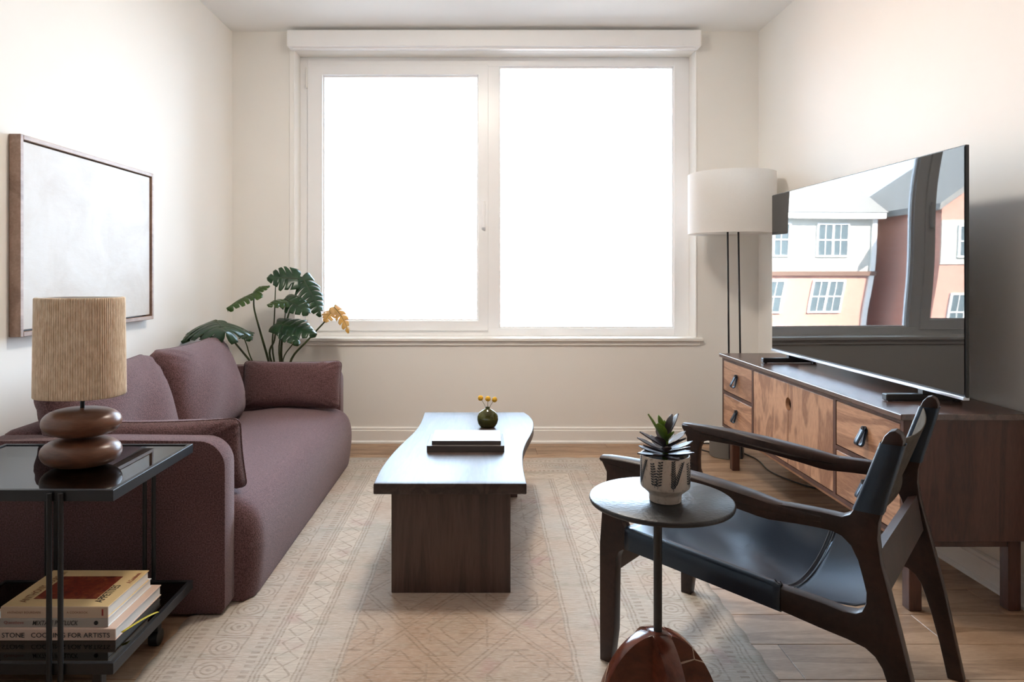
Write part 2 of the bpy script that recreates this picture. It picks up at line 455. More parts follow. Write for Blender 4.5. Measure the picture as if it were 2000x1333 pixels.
# ------------------------------------------------------------------ mesh helpers
class MB:
    """collects shapes for ONE mesh object"""
    def __init__(s):
        s.bm = bmesh.new()

    def verts_faces(s, vs, fs):
        nv = [s.bm.verts.new(v) for v in vs]
        for f in fs:
            try:
                s.bm.faces.new([nv[i] for i in f])
            except ValueError:
                pass
        return nv

    def box(s, x0, x1, y0, y1, z0, z1, bev=0.0, seg=2, mat=None):
        vs = [(x, y, z) for x in (x0, x1) for y in (y0, y1) for z in (z0, z1)]
        nv = [s.bm.verts.new(Vector(v) if mat is None else mat @ Vector(v)) for v in vs]
        fs = [(0, 1, 3, 2), (4, 6, 7, 5), (0, 4, 5, 1), (2, 3, 7, 6), (0, 2, 6, 4), (1, 5, 7, 3)]
        nf = [s.bm.faces.new([nv[i] for i in f]) for f in fs]
        if bev > 0:
            es = list({e for f in nf for e in f.edges})
            bmesh.ops.bevel(s.bm, geom=es, offset=bev, segments=seg, profile=0.5, affect='EDGES')
        return s

    def lathe(s, prof, c=(0, 0, 0), n=40, sx=1.0, sy=1.0, cap=True):
        rings = []
        for r, z in prof:
            rings.append([s.bm.verts.new((c[0] + sx * r * math.cos(2 * PI * i / n), c[1] + sy * r * math.sin(2 * PI * i / n), c[2] + z)) for i in range(n)])
        for a, b in zip(rings, rings[1:]):
            for i in range(n):
                s.bm.faces.new((a[i], a[(i + 1) % n], b[(i + 1) % n], b[i]))
        if cap:
            s.bm.faces.new(rings[0][::-1])
            s.bm.faces.new(rings[-1])
        return s

    def tube(s, pts, r, n=10):
        pts = [Vector(p) for p in pts]
        rs = r if isinstance(r, (list, tuple)) else [r] * len(pts)
        rings = []
        prev = None
        for i, p in enumerate(pts):
            t = (pts[min(i + 1, len(pts) - 1)] - pts[max(i - 1, 0)]).normalized()
            if prev is None:
                a = t.orthogonal().normalized()
            else:
                a = (prev - t * prev.dot(t)).normalized()
            prev = a
            b = t.cross(a)
            rings.append([s.bm.verts.new(p + (a * math.cos(2 * PI * k / n) + b * math.sin(2 * PI * k / n)) * rs[i]) for k in range(n)])
        for A, B in zip(rings, rings[1:]):
            for k in range(n):
                s.bm.faces.new((A[k], A[(k + 1) % n], B[(k + 1) % n], B[k]))
        s.bm.faces.new(rings[0][::-1])
        s.bm.faces.new(rings[-1])
        return s

    def grid(s, P, closed_u=False):
        """P[i][j] -> points; faces between neighbours"""
        V = [[s.bm.verts.new(p) for p in row] for row in P]
        for i in range(len(V) - 1):
            for j in range(len(V[0]) - 1):
                s.bm.faces.new((V[i][j], V[i + 1][j], V[i + 1][j + 1], V[i][j + 1]))
        return s

    def prism(s, loops, to3, t0, t1, bev=0.0):
        """outline loops (first outer, others holes) in 2D, to3(a, b, t) -> point, extruded from t0 to t1"""
        bm2 = bmesh.new()
        for lp in loops:
            vs = [bm2.verts.new((a, b, 0)) for a, b in lp]
            for i in range(len(vs)):
                bm2.edges.new((vs[i], vs[(i + 1) % len(vs)]))
        bmesh.ops.triangle_fill(bm2, use_beauty=True, use_dissolve=False, edges=bm2.edges[:])
        bmesh.ops.recalc_face_normals(bm2, faces=bm2.faces[:])
        r = bmesh.ops.extrude_face_region(bm2, geom=bm2.faces[:])
        nv = [g for g in r['geom'] if isinstance(g, bmesh.types.BMVert)]
        for v in nv:
            v.co.z = 1.0
        bmesh.ops.recalc_face_normals(bm2, faces=bm2.faces[:])
        if bev > 0:
            es = [e for e in bm2.edges if abs(e.verts[0].co.z - e.verts[1].co.z) < 1e-6 and len(e.link_faces) == 2 and abs(e.link_faces[0].normal.z - e.link_faces[1].normal.z) > 0.5]
            for v in bm2.verts:
                v.co.z = v.co.z * abs(t1 - t0)
            bmesh.ops.bevel(bm2, geom=es, offset=bev, segments=2, profile=0.5, affect='EDGES', clamp_overlap=True)
            for v in bm2.verts:
                v.co.z = v.co.z / abs(t1 - t0)
        idx = {}
        for v in bm2.verts:
            idx[v] = s.bm.verts.new(to3(v.co.x, v.co.y, t0 + (t1 - t0) * v.co.z))
        for f in bm2.faces:
            try:
                s.bm.faces.new([idx[v] for v in f.verts])
            except ValueError:
                pass
        bm2.free()
        return s

    def build(s, name, mat, parent=None, smooth=None, recalc=True, loc=None):
        if recalc:
            bmesh.ops.recalc_face_normals(s.bm, faces=s.bm.faces[:])
        me = bpy.data.meshes.new(name)
        s.bm.to_mesh(me)
        s.bm.free()
        me.materials.append(M[mat] if isinstance(mat, str) else mat)
        if smooth is not None:
            me.shade_smooth()
            if smooth < 180:
                me.set_sharp_from_angle(angle=math.radians(smooth))
        o = bpy.data.objects.new(name, me)
        COL.objects.link(o)
        if parent is not None:
            o.parent = parent
            o.matrix_parent_inverse = Matrix.Translation(parent.location).inverted() if parent.type == 'EMPTY' and parent.parent is None else Matrix.Identity(4)
        return o


def tag(o, label=None, cat=None, group=None, kind=None):
    for k, v in (('label', label), ('category', cat), ('group', group), ('kind', kind)):
        if v:
            o[k] = v
    return o


def thing(name, label, cat, loc=(0, 0, 0), group=None, kind=None):
    o = bpy.data.objects.new(name, None)
    o.empty_display_size = 0.1
    o.location = loc
    COL.objects.link(o)
    return tag(o, label, cat, group, kind)


def crom(pts, k=4, closed=False):
    """smooth a polyline"""
    P = [Vector(p) for p in pts]
    n = len(P)
    out = []
    rng = range(n if closed else n - 1)
    for i in rng:
        p0 = P[(i - 1) % n] if closed or i > 0 else P[0]
        p1, p2 = P[i], P[(i + 1) % n]
        p3 = P[(i + 2) % n] if closed or i + 2 < n else P[n - 1]
        for j in range(k):
            t = j / k
            out.append(0.5 * ((2 * p1) + (p2 - p0) * t + (2 * p0 - 5 * p1 + 4 * p2 - p3) * t * t + (3 * p1 - p0 - 3 * p2 + p3) * t ** 3))
    if not closed:
        out.append(P[-1])
    return out


def text_mesh(body, name, mat, parent, origin, right, up, height, width=None, shear=0.0, weight=0.0):
    """flat printed lettering: origin is the lower left corner, right/up unit vectors"""
    cu = bpy.data.curves.new(name, 'FONT')
    cu.body = body
    cu.size = 1.0
    cu.offset = weight
    cu.shear = shear
    cu.extrude = 0.0
    cu.resolution_u = 3
    tmp = bpy.data.objects.new('lettering_source', cu)
    COL.objects.link(tmp)
    bpy.context.view_layer.update()
    me = bpy.data.meshes.new_from_object(tmp.evaluated_get(bpy.context.evaluated_depsgraph_get()))
    bpy.data.objects.remove(tmp)
    bpy.data.curves.remove(cu)
    xs = [v.co.x for v in me.vertices]; ys = [v.co.y for v in me.vertices]
    x0, x1, y0, y1 = min(xs), max(xs), min(ys), max(ys)
    sy = height / (y1 - y0)
    sx = sy if width is None else width / (x1 - x0)
    right, up, origin = Vector(right), Vector(up), Vector(origin)
    for v in me.vertices:
        v.co = origin + right * ((v.co.x - x0) * sx) + up * ((v.co.y - y0) * sy)
    me.name = name
    me.materials.clear()
    me.materials.append(M[mat])
    o = bpy.data.objects.new(name, me)
    COL.objects.link(o)
    o.parent = parent
    o.matrix_parent_inverse = Matrix.Translation(parent.location).inverted() if parent.type == 'EMPTY' else Matrix.Identity(4)
    return o


# ------------------------------------------------------------------ the room
XL, XR, YB, YR, ZC = -1.652, 1.803, 4.48, -1.6, 2.70
T = 0.12
WX0, WX1, WZ0, WZ1 = -1.24, 1.386, 0.690, 2.573      # window opening
WD = 4.61                                             # face of the window frame

o = MB().box(XL - T, XR + T, YR - T, YB + 0.25, -0.10, -0.006).build('floor', 'subfloor')
tag(o, 'oak plank floor of the living room', kind='structure')
floor_o = o
plank_meshes = {}


def plank(x0, x1, y0, y1):
    L = round(x1 - x0, 3)
    w = round(y1 - y0, 3)
    if (L, w) not in plank_meshes:
        tmp = MB().box(-L / 2 + .0006, L / 2 - .0006, -w / 2 + .0007, w / 2 - .0007, -0.006, 0.0, 0.0012, 1).build('plank', 'oak')
        plank_meshes[(L, w)] = tmp.data
        p = tmp
    else:
        p = bpy.data.objects.new('plank', plank_meshes[(L, w)])
        COL.objects.link(p)
    p.location = ((x0 + x1) / 2, (y0 + y1) / 2, 0)
    p.parent = floor_o


PW = 0.178
k0 = int((YR - 1.866) // PW)
row = k0
offs = {}
while True:
    y0 = 1.866 + row * PW
    y1 = y0 + PW
    if y0 >= YB - 0.002:
        break
    y0c, y1c = max(y0, YR), min(y1, YB)
    x = XL - [0.0, 0.62, 0.31, 0.93, 0.15, 0.78, 0.46][row % 7]
    if row == 0:
        x = 0.85 + 0.03 - 3 * 1.22
    while x < XR:
        a, b = max(x, XL), min(x + 1.22, XR)
        if b - a > 0.01 and y1c - y0c > 0.01:
            plank(a, b, y0c, y1c)
        x += 1.22
    row += 1

tag(MB().box(XL - T, XR + T, YR - T, YB + 0.25, ZC, ZC + 0.15).build('ceiling', 'ceiling'), 'plain white ceiling', kind='structure')
tag(MB().box(XL - T, XL, YR, YB, -0.1, ZC).build('wall_left', 'wall'), 'cream wall behind the sofa', kind='structure')
tag(MB().box(XR, XR + T, YR, YB, -0.1, ZC).build('wall_right', 'wall'), 'cream wall behind the television', kind='structure')
tag(MB().box(XL - T, XR + T, YR - T, YR, -0.1, ZC).build('wall_rear', 'rear_wall'), 'unseen wall facing the window, darkened to hold down bounced light', kind='structure')
w = MB()
YO = YB + 0.25
w.box(XL - T, WX0, YB, YO, -0.1, ZC)
w.box(WX1, XR + T, YB, YO, -0.1, ZC)
w.box(WX0, WX1, YB, YO, WZ1, ZC)
w.box(WX0, WX1, YB, YO, -0.1, WZ0 - 0.012)
tag(w.build('wall_back', 'wall'), 'cream wall with the large window', kind='structure')


def baseboard(name, x0, x1, y0, y1, axis, sgn):
    b = MB()
    prof = [(0, 0), (0.016, 0), (0.016, 0.082), (0.012, 0.086), (0.012, 0.098), (0.007, 0.104), (0, 0.104)]
    shoe = [(0, 0), (0.026, 0), (0.026, 0.010), (0.018, 0.018), (0, 0.018)]
    for pr in (prof, shoe):
        if axis == 'x':
            b.prism([pr], lambda a, z, t: Vector((t, y0 - a, z)), x0, x1)
        else:
            b.prism([pr], lambda a, z, t: Vector((x0 + sgn * a, t, z)), y0, y1)
    return tag(b.build(name, 'trim'), kind='structure')


baseboard('baseboard_back', XL, XR, YB, YB, 'x', 0)
baseboard('baseboard_left', XL, XL, YR, YB, 'y', 1)
baseboard('baseboard_right', XR, XR, YR, YB, 'y', -1)

# window
win = thing('window_1', 'wide white two-pane window', None, (0.07, YB, WZ0), kind='structure')
FD0, FD1 = WD, WD + 0.07
GX = (-1.087, -0.038, 0.104, 1.285)
f = MB()
f.box(WX0, -1.190, FD0, FD1, WZ0, WZ1, 0.002, 1)
f.build('jamb_frame', 'vinyl', win)
MB().box(GX[3], WX1, FD0, FD1, WZ0, WZ1, 0.002, 1).build('jamb_frame', 'vinyl', win)
MB().box(-1.19, GX[3], FD0, FD1, 2.512, WZ1, 0.002, 1).build('head_frame', 'vinyl', win)
MB().box(-1.19, GX[3], FD0, FD1, WZ0, 0.742, 0.002, 1).build('bottom_frame', 'vinyl', win)
MB().box(0.020, GX[2], FD0, FD1, 0.742, 2.512, 0.002, 1).build('mullion', 'vinyl', win)
sash = MB()
SX0, SX1, SZ0, SZ1 = -1.186, 0.030, 0.728, 2.520
sash.prism([[(SX0, SZ0), (SX1, SZ0), (SX1, SZ1), (SX0, SZ1)], [(GX[0], 0.794), (GX[1], 0.794), (GX[1], 2.450), (GX[0], 2.450)]],
           lambda a, b, t: Vector((a, t, b)), FD0 - 0.016, FD0 + 0.05, 0.003)
sash = sash.build('sash', 'vinyl', win)


def bead(x0, x1, z0, z1, y, par):
    b = MB()
    e = 0.012
    b.prism([[(x0, z0), (x1, z0), (x1, z1), (x0, z1)], [(x0 + e, z0 + e), (x1 - e, z0 + e), (x1 - e, z1 - e), (x0 + e, z1 - e)]],
            lambda a, c, t: Vector((a, t, c)), y, y + 0.02)
    b.build('glazing_bead', 'vinyl', par)


bead(GX[0] - 0.003, GX[1] + 0.003, 0.791, 2.453, FD0 + 0.012, win)
bead(GX[2] - 0.003, GX[3] + 0.003, 0.739, 2.515, FD0 + 0.018, win)
MB().box(GX[0], GX[1], FD0 + 0.035, FD0 + 0.039, 0.794, 2.450).build('pane', 'glass', win)
MB().box(GX[2], GX[3], FD0 + 0.035, FD0 + 0.039, 0.742, 2.512).build('pane', 'glass', win)
h = MB().box(-0.014, 0.014, FD0 - 0.026, FD0 - 0.016, 1.50, 1.58, 0.004)
h.box(-0.010, 0.010, FD0 - 0.052, FD0 - 0.024, 1.42, 1.60, 0.005)
h.build('handle', 'vinyl', win)
MB().box(-1.196, -1.186, FD0 - 0.024, FD0 - 0.002, 2.36, 2.50, 0.003).build('hinge', 'trim', win)
MB().box(-1.196, -1.186, FD0 - 0.024, FD0 - 0.002, 0.80, 0.92, 0.003).build('hinge', 'trim', win)
for (a, b) in ((WX0 - 0.034, WX0 - 0.001), (WX1 + 0.001, WX1 + 0.010)):
    MB().box(a, b, YB - 0.008, YB, WZ0, WZ1 + 0.001, 0.002, 1).build('casing', 'trim', win)
MB().box(WX0 - 0.034, WX1 + 0.010, YB - 0.008, YB, WZ1 + 0.002, WZ1 + 0.034, 0.002, 1).build('casing', 'trim', win)
MB().box(WX0 - 0.05, WX1 + 0.045, YB - 0.03, FD0 + 0.01, WZ0 - 0.020, WZ0, 0.004, 2).build('sill', 'trim', win)
MB().box(WX0 - 0.03, WX1 + 0.028, YB - 0.012, YB, WZ0 - 0.050, WZ0 - 0.020, 0.003, 1).build('apron', 'trim', win)

# roller blind housing above the window
bl = thing('roller_blind', 'white boxed roller blind housing mounted above the window', 'blind', (0.07, YB, 2.57))
MB().box(-1.262, 1.394, YB - 0.10, YB - 0.004, 2.572, 2.678, 0.006, 3).build('cassette', 'vinyl', bl)
for xx in (-1.266, 1.392):
    MB().box(xx, xx + 0.006, YB - 0.098, YB - 0.002, 2.575, 2.676, 0.002, 1).build('end_cap', 'trim', bl)
MB().box(-1.236, 1.37, YB - 0.075, YB - 0.05, 2.560, 2.574, 0.003, 1).build('hem_bar', 'vinyl', bl)

# unseen ceiling lamp over the middle of the room, added as fill light
cl = thing('ceiling_fill_lamp', 'unseen round ceiling lamp with a glowing bowl, added as fill light', 'lamp', (0.0, 2.80, ZC))
MB().lathe([(0.20, 0.0), (0.205, -0.02), (0.20, -0.03)], (0.0, 2.80, ZC), 48).build('rim', 'black_metal', cl, 40)
bw = []
for k in range(9):
    a = PI / 2 * k / 8
    bw.append((max(0.19 * math.cos(a), 0.002), -0.03 - 0.055 * math.sin(a)))
MB().lathe(bw, (0.0, 2.80, ZC), 48).build('glass_bowl', 'fill_lamp_glow', cl, 60)

# ------------------------------------------------------------------ outside
tag(MB().box(-90, 90, 5.2, 120, -7.6, -7.5).build('street_ground', 'asphalt'), kind='structure')
D0 = 38.0


def ext_window(par, xc, zc, ww, hh, y):
    f = MB()
    f.prism([[(xc - ww / 2 - .1, zc - hh / 2 - .1), (xc + ww / 2 + .1, zc - hh / 2 - .1), (xc + ww / 2 + .1, zc + hh / 2 + .1), (xc - ww / 2 - .1, zc + hh / 2 + .1)],
             [(xc - ww / 2, zc - hh / 2), (xc - .06, zc - hh / 2), (xc - .06, zc + hh / 2), (xc - ww / 2, zc + hh / 2)],
             [(xc + .06, zc - hh / 2), (xc + ww / 2, zc - hh / 2), (xc + ww / 2, zc + hh / 2), (xc + .06, zc + hh / 2)]],
            lambda a, b, t: Vector((a, t, b)), y - 0.10, y + 0.02)
    wf = f.build('window', 'white_ext', par)
    for sx in (-1, 1):
        c = xc + sx * (ww / 4 + .015)
        p = MB().box(c - ww / 4, c + ww / 4, y - 0.05, y - 0.04, zc - hh / 2, zc + hh / 2)
        p.build('pane', 'ext_glass', wf)
        q = MB().box(c - ww / 4, c + ww / 4, y - 0.085, y - 0.05, zc - .035, zc + .035)
        q.box(c - .018, c + .018, y - 0.08, y - 0.05, zc - hh / 2, zc + hh / 2)
        q.build('muntin', 'white_ext', wf)
    return wf


bd = thing('apartment_building', 'long pale and brick apartment building across the street with a grey roof', 'building', (-6, D0 + 5, -7.5))
BX0, BX1 = -20.6, 8.0
MB().box(BX0, BX1, D0, D0 + 10, -7.5, 1.15).build('brick_storey', 'brick', bd)
MB().box(BX0, BX1, D0 + 0.02, D0 + 10, 1.15, 4.35).build('upper_storey', 'siding', bd)
MB().box(BX0 - .1, BX1 + .1, D0 - 0.18, D0 + 0.02, 1.0, 1.25).build('band_course', 'band', bd)
MB().box(BX0 - .3, BX1 + .3, D0 - 0.45, D0 + 0.02, 4.25, 4.62).build('cornice', 'white_ext', bd)
r = MB()
r.prism([[(D0 - 0.5, 4.6), (D0 + 10, 4.6), (D0 + 10, 7.2), (D0 + 4.5, 7.2)]], lambda a, b, t: Vector((t, a, b)), BX0 - .4, BX1 + .4)
r.build('roof', 'shingle', bd)
for i in range(8):
    xc = -18.1 + i * 3.45
    ext_window(bd, xc, 3.05, 1.7, 1.75, D0 + 0.02)
    ext_window(bd, xc, -0.2, 1.7, 1.7, D0)
    ext_window(bd, xc, -3.8, 1.7, 1.7, D0)
MB().box(BX0 - 0.02, BX0 + 0.25, D0 - 0.12, D0, -7.5, 4.3).build('downpipe', 'white_ext', bd)

b2 = thing('brick_house', 'red brick gabled house beside the pale apartment building', 'building', (-26, 38, -7.5))
YH = 34.5
MB().prism([[(-33, -7.5), (-21.9, -7.5), (-21.9, 4.6), (-27.4, 8.6), (-33, 4.6)]], lambda a, b, t: Vector((a, t, b)), YH, YH + 9).build('gable_wall', 'brick', b2)
MB().prism([[(-33.4, 4.4), (-27.4, 8.75), (-21.5, 4.4), (-21.5, 4.75), (-27.4, 9.1), (-33.4, 4.75)]], lambda a, b, t: Vector((a, t, b)), YH - 0.4, YH + 9.2).build('roof', 'shingle', b2)
MB().box(-33, -21.9, YH - 0.06, YH, 1.6, 3.9).build('siding_band', 'siding', b2)
for xc in (-23.6, -26.2, -28.8, -31.4):
    ext_window(b2, xc, 2.8, 1.5, 1.5, YH - 0.06)
    ext_window(b2, xc, -0.9, 1.6, 1.8, YH)

# ------------------------------------------------------------------ rug
rg = MB()
nx, ny = 60, 90
P = []
for i in range(nx + 1):
    rowp = []
    for j in range(ny + 1):
        x = -(RX1 - RX0) / 2 + (RX1 - RX0) * i / nx
        y = -(RY1 - RY0) / 2 + (RY1 - RY0) * j / ny
        ex = 0.004 * math.sin(j * 1.7) if i in (0, nx) else 0
        ey = 0.004 * math.sin(i * 1.3) if j in (0, ny) else 0
        rowp.append((x + ex, y + ey, 0.008 if 0 < i < nx and 0 < j < ny else 0.005))
    P.append(rowp)
rg.grid(P)
rug = rg.build('rug', 'rug', None, 60)
rug.location = (RCX, (RY0 + RY1) / 2, 0)
md = rug.modifiers.new('thickness', 'SOLIDIFY'); md.thickness = 0.0045; md.offset = -1
tag(rug, 'large faded beige and rose patterned rug under the coffee table', 'rug')
RZ = 0.008

# ------------------------------------------------------------------ sofa
sofa = thing('sofa', 'plum boucle two-seat sofa with rounded arms along the wall', 'sofa', (-1.2, 3.13, 0))
SY0, SY1 = 2.20, 4.06
SXB, SXA, SXS = -1.635, -0.835, -0.762
AH = 0.570


def soft(mb, lv=2):
    return mb


def arm(y0, y1):
    R = 0.085
    pts = [(SXB, 0.012), (SXA - 0.012, 0.012), (SXA, 0.03), (SXA, AH - R)]
    for k in range(1, 8):
        a = k / 8 * PI / 2
        pts.append((SXA - R + R * math.cos(a), AH - R + R * math.sin(a)))
    pts += [(SXA - R, AH), (-1.2, AH + 0.003), (SXB + 0.03, AH), (SXB, AH - 0.03)]
    b = MB()
    b.prism([pts], lambda a, z, t: Vector((a, t, z)), y0, y1, 0.034)
    ob = b.build('arm', 'sofa', sofa, 50)
    return ob


arm(SY0, SY0 + 0.085)
arm(SY1 - 0.085, SY1)
MB().box(SXB, SXB + 0.11, SY0 + 0.086, SY1 - 0.086, 0.012, AH + 0.01, 0.04, 4).build('back', 'sofa', sofa, 50)
# seat: one long bolster with a crowned top and bulging front
ys0, ys1 = SY0 + 0.088, SY1 - 0.088
prof = [(-0.778, 0.012), (-0.772, 0.04), (-0.765, 0.09), (-0.758, 0.17), (-0.762, 0.235), (-0.778, 0.285), (-0.81, 0.320), (-0.87, 0.342), (-0.98, 0.354), (-1.15, 0.358), (-1.30, 0.338), (SXB + 0.115, 0.325)]
pr = [Vector((a, b, 0)) for a, b in prof]
pr2 = [Vector((SXB + 0.115, 0.012, 0))] + crom([(a, b, 0) for a, b in prof], 3)
sb = MB()
P = []
ns = 40
for j in range(ns + 1):
    t = j / ns
    y = ys0 + (ys1 - ys0) * t
    e = min(t, 1 - t) * (ys1 - ys0)
    edge = max(0.0, 1 - e / 0.06)
    rowp = []
    for p in pr2:
        x, z = p.x, p.y
        if x > -1.1:
            x -= 0.030 * edge ** 2
        if z > 0.2:
            z -= 0.022 * edge ** 2
            z += 0.004 * math.sin(t * 9 + x * 5) * (1 - edge)
        rowp.append((x, y, z))
    P.append(rowp)
sb.grid(P)
for rowp in (P[0], P[-1]):
    vs = [sb.bm.verts.new(p) for p in rowp]
    sb.bm.faces.new(vs)
bmesh.ops.remove_doubles(sb.bm, verts=sb.bm.verts[:], dist=1e-5)
sb.build('seat', 'sofa', sofa, 60)
for (fx, fy) in ((-1.55, 2.3), (-1.55, 3.95), (-0.98, 2.3), (-0.98, 3.95)):
    MB().box(fx - .025, fx + .025, fy - .025, fy + .025, 0.0, 0.014).build('foot', 'black_plastic', sofa)


def cushion(name, label, w, h, th, center, right, up, cat='cushion', group=None, pinch=0.06, lump=0.012, seed=0, rad=0.05, n=32):
    """stuffed cushion: right = long axis, up = short axis, thickness along their cross product"""
    right, up = Vector(right).normalized(), Vector(up).normalized()
    up = (up - right * up.dot(right)).normalized()
    nor = right.cross(up)
    rnd = random.Random(seed)
    ph = [rnd.uniform(0, 6.28) for _ in range(6)]
    c = Vector(center)
    root = thing(name, label, cat, c, group)
    b = MB()
    rim = []
    for side in (1, -1):
        P = []
        for i in range(n + 1):
            u = -1 + 2 * i / n
            u = math.copysign(abs(u) ** 0.85, u)
            rowp = []
            for j in range(n + 1):
                v = -1 + 2 * j / n
                v = math.copysign(abs(v) ** 0.85, v)
                # rounded corners, long sides pulled in a little between them
                x, y = u * w / 2, v * h / 2
                a = (abs(x) - (w / 2 - rad)) / rad
                c2 = (abs(y) - (h / 2 - rad)) / rad
                if a > 0 and c2 > 0:
                    x = math.copysign(w / 2 - rad + rad * a * math.sqrt(1 - c2 * c2 / 2), x)
                    y = math.copysign(h / 2 - rad + rad * c2 * math.sqrt(1 - a * a / 2), y)
                y *= 1 - pinch * (1 - u * u) * abs(v) ** 3
                x *= 1 - 0.02 * (1 - v * v) * abs(u) ** 4
                q = max(0.0, (1 - abs(u) ** 3.4)) ** 0.46 * max(0.0, (1 - abs(v) ** 3.0)) ** 0.46
                z = side * th / 2 * q
                fade = q
                z += side * lump * fade * (math.sin(3.1 * u + ph[0]) * math.sin(2.3 * v + ph[1]) + 0.5 * math.sin(6 * u + 4 * v + ph[2]))
                # gathered wrinkles running off the corners
                wr = (abs(u) ** 3) * (abs(v) ** 3) * fade
                z += side * 0.034 * wr * math.sin(26 * (u * math.copysign(1, v) - v * math.copysign(1, u)) + ph[3])
                rowp.append(c + right * x + up * y + nor * z)
            P.append(rowp)
        b.grid(P)
        if side == 1:
            rim = [P[i][0] for i in range(n + 1)] + [P[n][j] for j in range(1, n + 1)] + [P[i][n] for i in range(n - 1, -1, -1)] + [P[0][j] for j in range(n - 1, 0, -1)]
    bmesh.ops.remove_doubles(b.bm, verts=b.bm.verts[:], dist=1e-5)
    b.build('cover', 'sofa', root, 180)
    s = MB()
    s.tube(rim + [rim[0]], 0.0022, 6)
    s.build('seam', 'sofa', root, 180)
    return root


lean = Vector((-0.30, 0, 1)).normalized()
cushion('back_cushion', 'large plum back cushion beside the table lamp', 0.74, 0.46, 0.22, (-1.405, 2.610, 0.548), (0, -1, 0.0), lean, group='back cushions of the sofa', seed=1, rad=0.075, pinch=0.07)
cushion('back_cushion', 'large plum back cushion in the corner below the plant', 0.81, 0.47, 0.22, (-1.390, 3.355, 0.552), (0.03, -1, 0.0), lean, group='back cushions of the sofa', seed=2, rad=0.075, pinch=0.07)
cushion('lumbar_pillow', 'oblong plum lumbar pillow against the sofa arm nearest the window', 0.56, 0.27, 0.13, (-1.088, 3.86, 0.484), (1, 0.0, 0.0), (0, 0.28, 1), group='lumbar pillows on the sofa', seed=3, rad=0.032, pinch=0.07, lump=0.005)
cushion('lumbar_pillow', 'oblong plum lumbar pillow propped on the sofa arm beside the glass table', 0.58, 0.265, 0.125, (-1.125, 2.380, 0.478), (1, 0, 0.02), (0, -0.22, 1), group='lumbar pillows on the sofa', seed=4, rad=0.032, pinch=0.07, lump=0.005)

# ------------------------------------------------------------------ framed art on the wall over the sofa
art = thing('framed_art', 'pale abstract painting in a slim brown wooden frame on the wall', 'picture', (XL, 2.85, 0.89))
AY0, AY1, AZ0, AZ1 = 2.372, 3.330, 0.889, 1.597
fx0, fx1 = XL + 0.001, XL + 0.042
e = 0.017
MB().box(fx0, fx1, AY0, AY0 + e, AZ0, AZ1, 0.0015, 1).build('frame_side', 'frame_wood', art)
MB().box(fx0, fx1, AY1 - e, AY1, AZ0, AZ1, 0.0015, 1).build('frame_side', 'frame_wood', art)
MB().box(fx0, fx1, AY0 + e, AY1 - e, AZ1 - e, AZ1, 0.0015, 1).build('frame_side', 'frame_wood', art)
MB().box(fx0, fx1, AY0 + e, AY1 - e, AZ0, AZ0 + e, 0.0015, 1).build('frame_side', 'frame_wood', art)
MB().box(fx0, XL + 0.012, AY0 + e, AY1 - e, AZ0 + e, AZ1 - e).build('backing', 'black_plastic', art)
MB().box(XL + 0.012, XL + 0.034, AY0 + e + .006, AY1 - e - .008, AZ0 + e + .006, AZ1 - e - .004, 0.002, 1).build('canvas', 'canvas', art)

# ------------------------------------------------------------------ glass side table
TY0, TY1, TX0, TX1, TZ = 1.680, 2.140, -1.500, -0.912, 0.577
SZ = 0.150
st = thing('side_table', 'black metal side table on castors with smoked glass top and shelf', 'table', ((TX0 + TX1) / 2, (TY0 + TY1) / 2, 0))


def ring_frame(z0, z1, w):
    MB().prism([[(TX0, TY0), (TX1, TY0), (TX1, TY1), (TX0, TY1)], [(TX0 + w, TY0 + w), (TX1 - w, TY0 + w), (TX1 - w, TY1 - w), (TX0 + w, TY1 - w)]],
               lambda a, b, t: Vector((a, b, t)), z0, z1, 0.0015).build('frame', 'black_metal', st)


ring_frame(TZ - 0.028, TZ, 0.013)
ring_frame(SZ - 0.028, SZ, 0.013)
MB().box(TX0 + .013, TX1 - .013, TY0 + .013, TY1 - .013, TZ - 0.009, TZ - 0.003).build('glass_top', 'smoked', st)
MB().box(TX0 + .013, TX1 - .013, TY0 + .013, TY1 - .013, SZ - 0.009, SZ - 0.003).build('glass_shelf', 'smoked', st)
GT, GS = TZ - 0.003, SZ - 0.003
for yy in (TY0 - 0.006, TY1 + 0.006):
    for xx in (-1.066, -1.038, -1.374, -1.346):
        MB().tube([(xx, yy, 0.055), (xx, yy, TZ - 0.006)], 0.0065, 12).build('rod', 'black_metal', st, 40)
    for xx in (-1.052, -1.36):
        MB().box(xx - .026, xx + .026, yy - .008, yy + .008, 0.088, 0.10, 0.002, 1).build('crossbar', 'black_metal', st)
for xx in (-0.98, -1.43):
    for yy in (1.74, 2.04):
        cst = MB().box(xx - .012, xx + .012, yy - .012, yy + .012, 0.045, SZ - 0.026, 0.002, 1).build('castor', 'black_metal', st)
        wl = MB()
        wl.prism([[(0.024 * math.cos(a * PI / 10), 0.024 + 0.024 * math.sin(a * PI / 10)) for a in range(20)]], lambda a, b, t: Vector((xx + t, yy + a, b)), -0.013, 0.013, 0.003)
        wl.build('wheel', 'black_plastic', cst, 40)

# table lamp
LC = Vector((-1.123, 1.905, GT))
tl = thing('table_lamp', 'table lamp of two stacked walnut pebbles with a cord-wrapped shade', 'lamp', LC)


def pebble(z0, hh, rx, dx, name='pebble'):
    prof = []
    n = 16
    for k in range(n + 1):
        a = -PI / 2 + PI * k / n
        r = rx * (max(0.0, math.cos(a)) ** 0.62)
        z = hh / 2 + hh / 2 * math.copysign(abs(math.sin(a)) ** 0.95, a)
        prof.append((max(r, 0.001), z))
    MB().lathe(prof, (LC.x + dx, LC.y, z0), 48, 1.0, 0.82).build(name, 'lamp_wood', tl, 180)


